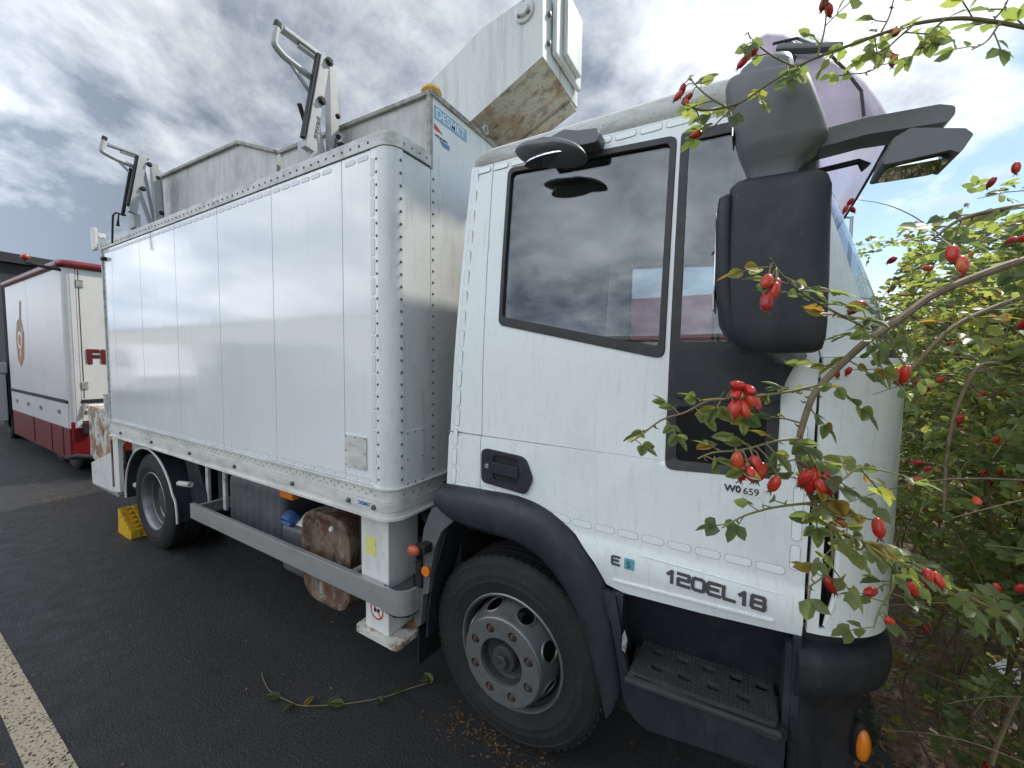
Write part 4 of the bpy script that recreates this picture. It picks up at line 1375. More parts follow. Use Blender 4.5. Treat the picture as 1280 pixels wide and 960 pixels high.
# forward arm with the front-view mirror
bm = new()
sec = []
pts = [(0.10, 1.20, 2.255), (0.16, 1.20, 2.262), (0.24, 1.20, 2.262), (0.30, 1.20, 2.258), (0.325, 1.20, 2.250)]
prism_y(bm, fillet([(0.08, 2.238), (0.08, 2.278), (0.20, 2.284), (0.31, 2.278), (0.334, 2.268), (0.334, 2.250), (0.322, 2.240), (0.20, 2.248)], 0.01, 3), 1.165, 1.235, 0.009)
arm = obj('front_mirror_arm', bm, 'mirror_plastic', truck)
bm = new()
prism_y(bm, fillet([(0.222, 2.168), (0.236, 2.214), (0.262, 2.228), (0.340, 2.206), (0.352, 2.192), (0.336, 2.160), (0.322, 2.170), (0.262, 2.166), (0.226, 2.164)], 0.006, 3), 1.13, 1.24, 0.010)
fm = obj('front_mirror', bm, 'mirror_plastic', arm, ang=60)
bm = new()
prism_z(bm, fillet([(0.232, 1.142), (0.328, 1.142), (0.328, 1.228), (0.232, 1.228)], 0.02, 4), 2.160, 2.1655)
obj('mirror_face', bm, 'mirrorglass', arm)
bm = new()
tube(bm, [(0.10, 1.24, 2.215), (0.20, 1.24, 2.222), (0.215, 1.24, 2.205)], [0.007, 0.007, 0.012], 8)
obj('arm_stay', bm, 'black', arm)
# kerb mirror over the door
bm = new()
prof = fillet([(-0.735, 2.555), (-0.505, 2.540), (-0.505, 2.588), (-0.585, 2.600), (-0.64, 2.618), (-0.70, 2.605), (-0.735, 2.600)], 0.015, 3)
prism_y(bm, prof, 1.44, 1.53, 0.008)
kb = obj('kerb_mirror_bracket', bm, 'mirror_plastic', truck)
bm = new()
b = new()
bmesh.ops.create_uvsphere(b, u_segments=24, v_segments=14, radius=1.0)
for v in b.verts:
    x, y, z = v.co
    zz_ = 0.038 * z if z > 0 else 0.014 * z
    w = 1.0 if x > 0 else 0.85
    v.co = Vector((-0.674 + 0.145 * math.copysign(abs(x) ** 0.9, x), 1.395 + 0.070 * w * math.copysign(abs(y) ** 0.75, y), 2.512 + zz_ - 0.02 * y - 0.035 * x))
merge(bm, b)
km = obj('kerb_mirror', bm, 'mirror_plastic', kb, ang=70)
bm = new()
prism_z(bm, [(-0.674 + 0.105 * math.cos(a), 1.395 + 0.048 * math.sin(a)) for a in [i * math.pi / 10 for i in range(20)]], 2.494, 2.499)
obj('mirror_face', bm, 'mirrorglass', kb)

# ================================================================ wheels
RT = 0.433
def tyre_profile(w=0.265):
    """(r, y) outer face at y = 0, going inwards"""
    p = [(0.243, 0.030), (0.250, 0.022), (0.262, 0.020), (0.268, 0.014), (0.275, 0.012), (0.30, 0.004), (0.318, 0.0), (0.320, -0.002), (0.324, -0.002), (0.326, 0.0), (0.345, 0.0005), (0.347, -0.001), (0.356, -0.001), (0.358, 0.001),
         (0.380, 0.006), (0.395, 0.010), (0.397, 0.0085), (0.401, 0.0095), (0.403, 0.012), (0.412, 0.016), (0.420, 0.021), (0.427, 0.028), (0.4295, 0.036)]
    for k in range(4):
        y0 = 0.045 + k * 0.046
        p += [(RT - 0.001, y0), (RT, y0 + 0.034), (RT - 0.012, y0 + 0.036), (RT - 0.012, y0 + 0.044)]
    p += [(0.427, w - 0.028), (0.412, w - 0.016), (0.35, w), (0.30, w - 0.004), (0.25, w - 0.02)]
    return p
def wheel(cx, cz, yo, front, s=1):
    """yo = outermost plane of the tyre; s=1 near side (outer face towards -Y), -1 far side"""
    bm = new()
    lathe(bm, tyre_profile(), 72, (0, 0, 0))
    w = obj('wheel', bm, 'rubber', truck, ang=50, loc=(0, 0, 0))
    parts = [w]
    # shoulder blocks cut across the edge of the tread
    bm = new()
    n = 64
    for k in range(n):
        a = 2 * math.pi * k / n
        ca, sa = math.cos(a), math.sin(a)
        b = new()
        box(b, -0.012, 0.012, 0.030, 0.075, 0.424, 0.4345)
        merge(bm, b, None, Matrix.Rotation(a, 4, 'Y'))
    parts.append(obj('tread_blocks', bm, 'rubber', w))
    bm = new()
    if front:
        lathe(bm, [(0.262, 0.020), (0.266, 0.014), (0.262, 0.010), (0.256, 0.011), (0.250, 0.020), (0.243, 0.040), (0.240, 0.055)], 56, (0, 0, 0))
    else:
        lathe(bm, [(0.262, 0.020), (0.266, 0.013), (0.262, 0.009), (0.255, 0.011), (0.248, 0.024), (0.236, 0.036), (0.230, 0.075), (0.222, 0.080), (0.218, 0.115), (0.212, 0.12), (0.205, 0.16), (0.17, 0.175), (0.12, 0.178)], 56, (0, 0, 0))
    parts.append(obj('rim', bm, 'rim', w))
    if front:
        bm = new()
        lathe(bm, [(0.241, 0.050), (0.236, 0.09), (0.225, 0.15), (0.10, 0.16)], 48, (0, 0, 0))
        parts.append(obj('rim_barrel', bm, 'hubdark', w))  # shade deep inside the rim is painted with the dark hub colour
        bm = new()
        # dish rising from inside the rim to the bolt ring, with eight hand holes left open
        n = 192
        base_ = smooth([(0.230, 0.110), (0.222, 0.055), (0.210, 0.000), (0.197, -0.045), (0.190, -0.056)], 24)
        dish = [(p.x, p.y) for p in base_]
        rings = []
        for k in range(n):
            a = 2 * math.pi * k / n
            rings.append([bm.verts.new((r * math.cos(a), y, r * math.sin(a))) for r, y in dish])
        for k in range(n):
            A, B = rings[k], rings[(k + 1) % n]
            for j in range(len(dish) - 1):
                if (((k % 24) - 11.5) / 6.2) ** 2 + ((j - 9.5) / 5.2) ** 2 < 1:
                    continue
                face(bm, (A[j], A[j + 1], B[j + 1], B[j]))
        parts.append(obj('dish', bm, 'rim', w))
        def on_dish(kf, jf):
            j0 = max(0, min(len(dish) - 2, int(jf)))
            t = jf - j0
            r = dish[j0][0] * (1 - t) + dish[j0 + 1][0] * t
            y = dish[j0][1] * (1 - t) + dish[j0 + 1][1] * t
            a = 2 * math.pi * kf / n
            return ((r + 0.001) * math.cos(a), y - 0.001, (r + 0.001) * math.sin(a))
        for hole in range(8):
            bm = new()
            ring = [on_dish(hole * 24 + 12 + 6.0 * math.cos(q), 10 + 5.0 * math.sin(q)) for q in [2 * math.pi * i / 28 for i in range(29)]]
            tube(bm, ring, 0.0048, 6, caps=False)
            parts.append(obj('hand_hole_rim', bm, 'rim', w))
        # bolt ring with eight counterbored holes
        outer = circ(0, 0, 0.190, 64)
        holes = [circ(0.147 * math.cos(a), 0.147 * math.sin(a), 0.0205, 18) for a in [2 * math.pi * (k + .5) / 8 for k in range(8)]] + [circ(0, 0, 0.106, 40)]
        b = plate(outer, holes, th=0.022, bev=0.003)
        for v in b.verts:
            v.co.y -= 0.060
        parts.append(obj('bolt_ring', b, 'rimgrey', w))
        bm = new()
        lathe(bm, [(0.188, -0.036), (0.104, -0.034)], 40, (0, 0, 0))
        parts.append(obj('bolt_seat', bm, 'hubdark', w))
        bm = new()
        lathe(bm, [(0.108, -0.046), (0.104, -0.036), (0.100, -0.008), (0.085, 0.0), (0.0, 0.002)], 40, (0, -0.0, 0))
        lathe(bm, [(0.064, 0.021), (0.060, -0.012), (0.054, -0.018), (0.0, -0.020)], 32, (0, -0.022, 0))
        lathe(bm, [(0.032, -0.018), (0.032, -0.036), (0.028, -0.040), (0.010, -0.040), (0.009, -0.034), (0.0, -0.034)], 6, (0, -0.022, 0))
        parts.append(obj('hub', bm, 'hubdark', w))
        for k in range(8):
            a = 2 * math.pi * (k + .5) / 8
            bm = new()
            lathe(bm, [(0.016, -0.014), (0.016, -0.034), (0.0125, -0.037), (0.0085, -0.037), (0.0085, -0.043), (0.006, -0.045), (0.0, -0.045)], 6, (0.147 * math.cos(a), -0.021, 0.147 * math.sin(a)))
            parts.append(obj('wheel_nut', bm, 'nut', w))
    else:
        bm = new()
        lathe(bm, [(0.19, 0.172), (0.155, 0.14), (0.15, 0.10), (0.12, 0.085), (0.0, 0.08)], 40, (0, 0, 0))
        parts.append(obj('hub', bm, 'hubdark', w))
        for k in range(8):
            a = 2 * math.pi * (k + .5) / 8
            bm = new()
            lathe(bm, [(0.014, 0.13), (0.014, 0.075), (0.0, 0.07)], 6, (0.172 * math.cos(a), 0.04, 0.172 * math.sin(a)))
            parts.append(obj('wheel_nut', bm, 'nut', w))
        bm = new()
        lathe(bm, [(r, y + 0.29) for r, y in tyre_profile()], 60, (0, 0, 0))
        parts.append(obj('inner_tyre', bm, 'rubber', w, ang=50))
    return w, parts
def move_wheel(w, parts, cx, cz, yo, s):
    for p in parts:
        mt = Matrix.Translation((cx, yo, cz)) @ (Matrix.Rotation(math.pi, 4, 'Z') if s < 0 else Matrix())
        p.data.transform(mt)
for cx, yo, fr_, s in ((-0.875, 1.472, True, 1), (-4.56, 1.375, False, 1), (-0.875, 3.63, True, -1), (-4.56, 3.725, False, -1)):
    w, ps = wheel(cx, 0.42, yo, fr_, s)
    move_wheel(w, ps, cx, 0.424, yo, s)

# ================================================================ front arch, step, bumper
O_ = smooth([(-1.235, 1.080), (-1.225, 1.150), (-1.17, 1.160), (-1.0, 1.168), (-0.82, 1.172), (-0.70, 1.150), (-0.60, 1.100), (-0.50, 1.015), (-0.435, 0.91), (-0.395, 0.78), (-0.365, 0.64), (-0.345, 0.53)], 44)
I_ = smooth([(-1.225, 1.075), (-1.20, 1.045), (-1.14, 1.015), (-1.02, 1.000), (-0.88, 1.000), (-0.78, 0.990), (-0.68, 0.955), (-0.59, 0.880), (-0.52, 0.780), (-0.47, 0.66), (-0.43, 0.53), (-0.40, 0.42)], 44)
bm = new()
rows = []
for o, i in zip(O_, I_):
    rows.append([bm.verts.new((p.x, y, p.y)) for p, y in ((o, 1.50), (o, 1.432), (o * .92 + i * .08, 1.400), (o * .72 + i * .28, 1.378), (o * .40 + i * .60, 1.372), (o * .12 + i * .88, 1.378), (i, 1.392), (i, 1.46), (i, 1.90))])
for a, b_ in zip(rows, rows[1:]):
    for k in range(8):
        face(bm, (a[k], a[k + 1], b_[k + 1], b_[k]))
face(bm, rows[0])
face(bm, rows[-1][::-1])
arch = obj('wheel_arch', bm, 'plastic', truck, ang=60)
# faded rear flank of the arch and mud flap
bm = new()
b = plate(fillet([(-1.225, 1.06), (-1.12, 1.02), (-1.215, 0.93), (-1.255, 0.84), (-1.285, 0.70), (-1.295, 0.60), (-1.33, 0.585), (-1.345, 0.42), (-1.375, 0.405), (-1.395, 0.45), (-1.36, 0.72), (-1.325, 0.92), (-1.275, 1.03)], 0.012, 3), th=0.05, bev=0.008)
for v in b.verts:
    v.co.y += 1.415
obj('arch_flank', b, 'fade', truck)
bm = new()
rows = []
for k in range(13):
    t = k / 12
    x = -1.21 - 0.13 * math.sin(t * 1.5)
    z = 0.95 - 0.60 * t
    rows.append([bm.verts.new((x + 0.005, 1.44, z)), bm.verts.new((x + 0.005, 1.90, z))])
for a, b_ in zip(rows, rows[1:]):
    face(bm, (a[0], a[1], b_[1], b_[0]))
obj('arch_liner', solid(bm, 0.01), 'plastic', truck)
bm = new()
box(bm, -1.405, -1.395, 1.455, 1.80, 0.16, 0.52)
obj('mud_flap', bm, 'black', truck)
bm = new()
ellipsoid(bm, (-1.325, 1.345, 0.838), (0.036, 0.022, 0.026), 18, 12)
lm = obj('side_marker', bm, 'marker', truck)
bm = new()
box(bm, -1.318, -1.27, 1.36, 1.42, 0.82, 0.865, 0.008)
obj('marker_base', bm, 'black', lm)
bm = new()
lathe(bm, [(0.0, -0.006), (0.006, -0.006), (0.0065, -0.004), (0.022, -0.005), (0.025, -0.002), (0.025, 0.006)], 24, (-1.30, 1.40, 0.718))
obj('round_reflector', bm, 'orange', truck)
bm = new()
tube(bm, [(-1.345, 1.45, 0.79), (-1.34, 1.38, 0.785), (-1.33, 1.37, 0.77)], 0.011, 8)
tube(bm, [(-1.36, 1.46, 0.70), (-1.335, 1.40, 0.70)], 0.02, 8)
box(bm, -1.37, -1.33, 1.40, 1.47, 0.62, 0.84, 0.006)
obj('marker_stay', bm, 'black', truck)
# step module under the door
def yl(z):
    return 1.405 + 0.03 * max(0, (z - 0.63))
bm = new()
# panel above the step recess and frame round it
b = plate(fillet([(-0.445, 0.895), (-0.395, 0.78), (-0.362, 0.63), (-0.345, 0.52), (-0.30, 0.455), (-0.25, 0.438), (0.145, 0.500), (0.146, 0.645), (-0.325, 0.618), (-0.350, 0.70), (-0.365, 0.80), (-0.385, 0.885)], [0.01, 0.05, 0.05, 0.05, 0.05, 0.05, 0.01, 0.01, 0.02, 0.03, 0.03, 0.01], 4), th=0.03, bev=0.008)
for v in b.verts:
    v.co.y += yl(v.co.z)
obj('step_housing', b, 'plastic', truck)
bm = new()
prism_x(bm, [(1.455, 0.955), (1.475, 0.90), (1.60, 0.60), (1.66, 0.60), (1.66, 0.955)], -0.50, 0.150)
prism_x(bm, [(1.42, 0.60), (1.435, 0.90), (1.48, 0.91), (1.64, 0.60)], 0.135, 0.152)
prism_x(bm, [(1.415, 0.60), (1.43, 0.885), (1.48, 0.90), (1.64, 0.60)], -0.40, -0.360)
obj('step_recess', bm, 'plastic', truck)
bm = new()
box(bm, -0.38, 0.145, 1.44, 1.60, 0.44, 0.50)
obj('step_floor', bm, 'black', truck)  # black stands in for shade seen through the tread slots
bm = new()
box(bm, -0.325, 0.125, 1.392, 1.402, 0.608, 0.632)
obj('tread_nose', bm, 'tread', truck)
# tread with open slots
b = plate(fillet([(-0.325, 1.392), (0.125, 1.392), (0.118, 1.600), (-0.300, 1.600)], [0.02, 0.02, 0.02, 0.02], 4),
          [fillet([(cx - 0.020, cy - 0.014), (cx + 0.020, cy - 0.014), (cx + 0.020, cy + 0.014), (cx - 0.020, cy + 0.014)], 0.012, 3) for cy, xs in ((1.455, (-0.235, -0.145, -0.055, 0.035)), (1.535, (-0.245, -0.16, -0.075, 0.01, 0.085))) for cx in xs],
          th=0.014, bev=0.003)
for v in b.verts:
    v.co = Vector((v.co.x, v.co.z, 0.640 + 0.045 * (v.co.x + 0.325) - v.co.y))
stp = obj('step_tread', b, 'tread', truck)
bm = new()
for i in range(31):
    for j in range(13):
        x, y = -0.305 + i * 0.0138, 1.402 + j * 0.0155
        if any(abs(x - cx) < 0.028 and abs(y - cy) < 0.021 for cy, xs in ((1.455, (-0.235, -0.145, -0.055, 0.035)), (1.535, (-0.245, -0.16, -0.075, 0.01, 0.085))) for cx in xs):
            continue
        b = new()
        box(b, -0.004, 0.004, -0.0045, 0.0045, 0, 0.003)
        merge(bm, b, None, Matrix.Translation((x, y, 0.640 + 0.045 * (x + 0.325))))
tag(obj('grip_studs', bm, 'tread', stp), kind='stuff')
bm = new()
bar(bm, (-0.335, 1.392, 0.606), (0.135, 1.392, 0.632), 0.02, 0.02, bev=0.006)
obj('step_edge', bm, 'tread', stp)
bm = new()
b = plate([(-0.352, 0.70), (-0.340, 0.69), (-0.333, 0.74), (-0.344, 0.775), (-0.352, 0.75)], th=0.002)
for v in b.verts:
    v.co.y += yl(v.co.z) - 0.0025
obj('scuff_mark', b, 'scuff', truck)
# bumper corner
bm = new()
NZ = [(0.38, -0.045), (0.55, -0.045), (0.66, -0.040), (0.72, -0.025), (0.755, 0.0), (0.78, 0.022), (0.82, 0.030), (0.86, 0.028), (0.885, 0.018), (0.90, 0.0), (0.908, -0.03)]
rows = []
for z, off in NZ:
    row = []
    for i in range(30):
        u = i / 29
        x, y = plan(u, 1.0)
        xa, ya = plan(max(0, u - .02), 1.0)
        xb, yb = plan(min(1, u + .02), 1.0)
        n = Vector((yb - ya, -(xb - xa))).normalized()
        o2 = off + (0.045 if z < 0.7 else 0.0) * (1 - min(1, u * 5))
        row.append(bm.verts.new((x + n.x * o2 - 0.02 * (1 - min(1, u * 6)), y + n.y * o2 - 0.035 * (1 - min(1, u * 4)) * (1 if z < 0.9 else 0.3), z)))
    row2 = [bm.verts.new((v.co.x, 2 * ZC - v.co.y, v.co.z)) for v in row[::-1]]
    rows.append(row + row2[1:])
for a, b_ in zip(rows, rows[1:]):
    for k in range(len(a) - 1):
        face(bm, (a[k], a[k + 1], b_[k + 1], b_[k]))
bump_ = obj('bumper', solid(bm, 0.012), 'plastic', truck, ang=60)
bm = new()
b = front_sheet(0.0, 1.0, 0.88, 0.945, 30, 2, off=0.018)
obj('bumper_filler', b, 'plastic', truck)
bm = new()
box(bm, 0.152, 0.175, 1.425, 1.50, 0.45, 0.93, 0.004)
obj('bumper_joint', bm, 'plastic', truck)
bm = new()
ellipsoid(bm, (0.362, 1.60, 0.545), (0.022, 0.030, 0.055), 14, 10)
ind = obj('turn_indicator', bm, 'orange', truck)
bm = new()
ellipsoid(bm, (0.358, 1.612, 0.545), (0.030, 0.034, 0.068), 14, 10)
obj('indicator_bezel', bm, 'black', ind)
bm = new()
ellipsoid(bm, (0.393, 1.70, 0.57), (0.03, 0.09, 0.085), 14, 10)
obj('headlamp', bm, 'lens', truck)
# ================================================================ below the box
bm = new()
for y in (2.15, 2.95):
    box(bm, -5.6, 0.2, y - 0.035, y + 0.035, 0.62, 0.86)
for x in (-5.0, -3.8, -2.8, -1.6, -0.4):
    box(bm, x - 0.04, x + 0.04, 2.15, 2.95, 0.66, 0.82)
obj('chassis_frame', bm, 'chassis', truck)
bm = new()
for x in (-4.56, -0.875):
    tube(bm, [(x, 1.7, 0.42), (x, 3.4, 0.42)], 0.06, 10)
ellipsoid(bm, (-4.56, 2.55, 0.44), (0.2, 0.22, 0.2), 14, 10)
tube(bm, [(-4.4, 2.55, 0.46), (-1.2, 2.55, 0.72)], 0.05, 10)
box(bm, -1.1, 0.1, 2.25, 2.85, 0.55, 1.1)
obj('axles_and_driveline', bm, 'chassis', truck)
bm = new()
for x in (-3.62, -3.30, -1.80):
    bm = new()
    box(bm, x - 0.03, x + 0.03, 1.52, 2.2, 0.55, 0.985)
    obj('body_bracket', bm, 'chassis', truck)
# slotted uprights seen between mudguard and tank
for x in (-3.72, -3.44):
    bm = new()
    box(bm, x - 0.022, x + 0.022, 1.47, 1.49, 0.55, 0.98, 0.002)
    obj('upright', bm, 'rail', truck)
bm = new()
box(bm, -1.83, -1.80, 1.44, 1.47, 0.40, 0.98, 0.002)
for k in range(4):
    box(bm, -1.822, -1.808, 1.436, 1.4402, 0.45 + k * 0.12, 0.49 + k * 0.12)
obj('upright', bm, 'chassis', truck)
# side guard rail and its rounded end
bm = new()
box(bm, -3.62, -1.515, 1.315, 1.345, 0.503, 0.617, 0.004)
obj('side_guard_rail', bm, 'alu', truck)
bm = new()
pth = [(-1.517, 1.312)] + [(-1.44 + 0.085 * math.cos(a), 1.397 + 0.085 * math.sin(a)) for a in [-math.pi / 2 + k * (math.pi * 0.42) / 8 for k in range(9)]] + [(-1.355, 1.46)]
rows = [[bm.verts.new((x, y, z)) for z in (0.500, 0.620)] for x, y in pth]
for a, b_ in zip(rows, rows[1:]):
    face(bm, (a[0], b_[0], b_[1], a[1]))
obj('guard_end_cap', solid(bm, -0.014), 'alu', truck, ang=60)
bm = new()
tube(bm, [(-1.50, 1.33, 0.487), (-1.44, 1.335, 0.478), (-1.38, 1.37, 0.482), (-1.36, 1.42, 0.50)], 0.006, 6)
obj('guard_cable', bm, 'black', truck)
bm = new()
bm.free()
for x in (-3.60, -1.80):
    bm = new()
    box(bm, x, x + 0.04, 1.345, 2.1, 0.52, 0.60)
    obj('guard_arm', bm, 'galvedge', truck)
# outrigger leg
bm = new()
box(bm, -1.705, -1.500, 1.350, 1.56, 0.58, 0.985, 0.008)
leg = obj('outrigger_leg', bm, 'white', truck)
bm = new()
box(bm, -1.690, -1.515, 1.362, 1.54, 0.325, 0.585, 0.008)
obj('inner_leg', bm, 'white', leg)
bm = new()
b = plate(fillet([(-1.745, 1.335), (-1.43, 1.335), (-1.43, 1.60), (-1.745, 1.60)], 0.03, 3), th=0.03)
for v in b.verts:
    v.co = Vector((v.co.x, v.co.z, 0.325 - v.co.y))
obj('foot_plate', b, 'rustpaint', leg)
bm = new()
box(bm, -1.665, -1.590, 1.3482, 1.3494, 0.735, 0.832)
obj('yellow_label', bm, 'sticker_yellow', leg)
bm = new()
b = plate(circ(-1.600, 0.440, 0.048, 28), [circ(-1.600, 0.440, 0.040, 28)], th=0.001)
for v in b.verts:
    v.co.y += 1.3605
merge(bm, b)
bar(bm, (-1.628, 1.3605, 0.468), (-1.572, 1.3605, 0.412), 0.001, 0.007)
obj('warning_ring', bm, 'ink_red', leg)
bm = new()
b = plate(circ(-1.600, 0.440, 0.040, 28), th=0.0006)
for v in b.verts:
    v.co.y += 1.3612
merge(bm, b)
obj('warning_disc', bm, 'sticker_white', leg)
bm = new()
box(bm, -1.622, -1.604, 1.3600, 1.3606, 0.430, 0.448)
box(bm, -1.596, -1.578, 1.3600, 1.3606, 0.434, 0.452)
obj('warning_symbol', bm, 'ink', leg)
# tanks
def rounded_tank(name, x0, x1, y0, y1, z0, z1, rad, ribs, mat):
    bm = new()
    outl = fillet([(y0, z0), (y1, z0), (y1, z1), (y0, z1)], rad, 6)
    n = 48
    rows = []
    cy, cz = (y0 + y1) / 2, (z0 + z1) / 2
    for k in range(n + 1):
        t = k / n
        x = x0 + (x1 - x0) * t
        e = min(t, 1 - t) * (x1 - x0)
        s = 1.0 if e > rad * .5 else 1 - 0.16 * (1 - e / (rad * .5)) ** 2
        if ribs and 0.1 < t < 0.9:
            s *= 1 - 0.05 * (0.5 + 0.5 * math.cos(t * ribs * 2 * math.pi)) ** 3
        rows.append([bm.verts.new((x, cy + (y - cy) * s, cz + (z - cz) * (s if z < cz + 0.1 else min(1.0, s + .016)))) for y, z in outl])
    m = len(outl)
    for a, b_ in zip(rows, rows[1:]):
        for j in range(m):
            face(bm, (a[j], a[(j + 1) % m], b_[(j + 1) % m], b_[j]))
    face(bm, rows[0])
    face(bm, rows[-1][::-1])
    return obj(name, bm, mat, truck, ang=70)
tk = rounded_tank('air_filter_tank', -3.36, -2.62, 1.46, 2.0, 0.36, 0.88, 0.09, 8, 'tankplastic')
bm = new()
lathe(bm, [(0.07, -0.05), (0.062, 0.03), (0.05, 0.045), (0.0, 0.05)], 20, (-3.08, 1.66, 0.875), axis='Z')
lathe(bm, [(0.075, -0.03), (0.075, 0.0), (0.06, 0.012), (0.0, 0.012)], 20, (-2.72, 1.7, 0.89), axis='Z')
obj('tank_neck', bm, 'tankplastic', tk)
ab = rounded_tank('fluid_tank', -2.60, -2.34, 1.43, 1.85, 0.33, 0.66, 0.05, 0, 'tankplastic')
bm = new()
b = new()
pr = [(0.0, -0.05), (0.050, -0.048), (0.056, -0.040), (0.056, 0.0), (0.045, 0.02)]
lathe(b, pr, 18, (0, 0, 0))
box(b, -0.048, 0.048, -0.064, -0.045, -0.010, 0.010, 0.004)
merge(bm, b, None, Matrix.Translation((-2.52, 1.47, 0.70)) @ Matrix.Rotation(R(35), 4, 'X'))
obj('blue_cap', bm, 'bluecap', ab)
bm = new()
b = plate([(-2.47, 0.60), (-2.345, 0.60), (-2.345, 0.70), (-2.47, 0.70)], th=0.002)
mt = Matrix.Translation((0, 1.452, 0.665)) @ Matrix.Rotation(R(-55), 4, 'X') @ Matrix.Translation((0, 0, -0.60))
merge(bm, b, None, mt)
obj('tank_label', bm, 'sticker_white', ab)
bm = new()
box(bm, -2.48, -2.34, 1.36, 1.42, 0.87, 0.925, 0.012)
obj('marker_lamp', bm, 'orange', truck)
bm = new()
lathe(bm, [(0.05, -0.02), (0.05, 0.045), (0.044, 0.05)], 16, (-2.42, 1.44, 0.94), axis='Z')
lathe(bm, [(0.09, -0.06), (0.085, 0.04), (0.07, 0.05), (0.0, 0.05)], 20, (-2.12, 1.62, 0.86), axis='Z')
obj('filler_neck', bm, 'plastic', truck)
# rusty tank with pressed oval end facing out
bm = new()
outl = fillet([(-2.325, 0.275), (-1.865, 0.275), (-1.865, 0.835), (-2.325, 0.835)], 0.165, 8)
cx, cz = -2.095, 0.555
secs = [(1.0, 2.05), (1.0, 1.425), (0.985, 1.405), (0.93, 1.398), (0.86, 1.402), (0.80, 1.418), (0.70, 1.424), (0.40, 1.420), (0.0, 1.418)]
rings = [[bm.verts.new((cx + (x - cx) * s, y, cz + (z - cz) * s)) for x, z in outl] for s, y in secs[:-1]]
for a, b_ in zip(rings, rings[1:]):
    n = len(a)
    for k in range(n):
        face(bm, (a[k], a[(k + 1) % n], b_[(k + 1) % n], b_[k]))
face(bm, rings[-1])
face(bm, rings[0][::-1])
rt_ = obj('fuel_tank', bm, 'rust', truck, ang=50)
bm = new()
for y in (1.55, 1.85):
    pts = [(cx + (x - cx) * 1.015, y, cz + (z - cz) * 1.015) for x, z in outl]
    tube(bm, pts + [pts[0]], 0.014, 6)
obj('tank_strap', bm, 'chassis', rt_)
bm = new()
lathe(bm, [(0.0, -0.01), (0.013, -0.01), (0.016, 0.0)], 12, (-2.02, 1.40, 0.76))
obj('drain_plug', bm, 'white', rt_)
# tubes under the front corner of the box
bm = new()
tube(bm, [(-1.52, 1.62, 0.95), (-1.42, 1.56, 0.90), (-1.34, 1.56, 0.905), (-1.28, 1.64, 0.96), (-1.27, 1.8, 1.0)], 0.038, 12)
obj('intake_hose', bm, 'plastic', truck)
bm = new()
box(bm, -1.36, -1.24, 1.60, 2.3, 0.55, 1.1)
obj('rear_cab_bulkhead', bm, 'chassis', truck)
# ---------------- rear mudguard
bm = new()
arc = [(-4.55 + 0.555 * math.cos(a), 0.40 + 0.515 * math.sin(a)) for a in [R(-4 + 188 * k / 36) for k in range(37)]]
arc = [(x, z) if x < -4.2 or z > 0.55 else (x + 0.03, z) for x, z in arc]
rows = []
for x, z in arc:
    rows.append([bm.verts.new((x, y, z)) for y in (1.36, 1.362, 1.90)])
for a, b_ in zip(rows, rows[1:]):
    for k in range(2):
        face(bm, (a[k], a[k + 1], b_[k + 1], b_[k]))
mg = obj('mudguard', solid(bm, 0.012), 'plastic', truck, ang=60)
bm = new()
tube(bm, [(x, 1.352, z) for x, z in arc], 0.009, 6)
obj('white_edge', bm, 'white', mg)
bm = new()
b = plate(fillet([(-4.02, 0.36), (-3.70, 0.36), (-3.72, 0.62), (-3.86, 0.90), (-4.10, 0.93), (-3.985, 0.62)], 0.03, 3), th=0.02)
for v in b.verts:
    v.co.y += 1.46
obj('guard_flank', b, 'plastic', mg)
bm = new()
tube(bm, [(-3.95, 1.37, 0.70), (-3.78, 1.385, 0.715)], 0.022, 10)
obj('guard_stay', bm, 'rail', mg)
# ---------------- rear corner: step, rusty plate, lamps
bm = new()
box(bm, -5.34, -5.20, 1.335, 1.37, 0.40, 0.99, 0.004)
rc = obj('rear_corner_post', bm, 'white', truck)
bm = new()
box(bm, -5.205, -4.98, 1.44, 1.46, 0.45, 0.97)
obj('inner_side_plate', bm, 'white', truck)
bm = new()
b = plate([(-5.345, 0.80), (-5.345, 0.36), (-6.12, 0.33), (-6.12, 0.56)], th=0.012, bev=0.002)
for v in b.verts:
    v.co.y += 1.355
stp2 = obj('rear_step', b, 'white', truck)
bm = new()
box(bm, -6.12, -5.345, 1.362, 1.75, 0.315, 0.342, 0.003)
for k in range(7):
    box(bm, -6.05 + k * 0.1, -6.0 + k * 0.1, 1.37, 1.74, 0.342, 0.348)
obj('step_plate', bm, 'alu', stp2)
bm = new()
b = plate([(-5.37, 0.42), (-5.37, 1.13), (-6.42, 1.13), (-6.42, 0.60), (-6.15, 0.50)], [fillet([(-5.40, 0.72), (-5.40, 0.98), (-5.56, 0.98), (-5.62, 0.90), (-5.5, 0.84)], 0.02, 3)], th=0.012, bev=0.002)
for v in b.verts:
    v.co.y += 1.42
obj('rusty_gusset', b, 'rustpaint', truck)
bm = new()
box(bm, -6.46, -5.24, 1.40, 3.65, 1.13, 1.165, 0.004)
box(bm, -6.40, -5.37, 1.46, 3.6, 0.90, 1.13)
obj('rear_platform', bm, 'rustpaint', truck)
bm = new()
box(bm, -5.385, -5.35, 1.33, 1.40, 0.43, 0.90, 0.003)
obj('rusty_angle', bm, 'rust', rc)
bm = new()
tube(bm, [(-5.26, 1.345, 1.13), (-5.26, 1.30, 1.16), (-5.27, 1.29, 1.24), (-5.27, 1.29, 1.36)], 0.02, 8)
obj('grab_bracket', bm, 'rail', truck)
bm = new()
box(bm, -5.14, -5.04, 1.345, 1.40, 0.895, 0.94, 0.008)
obj('marker_lamp', bm, 'marker', truck)
bm = new()
box(bm, -5.30, -5.25, 1.333, 1.3345, 0.90, 0.985)
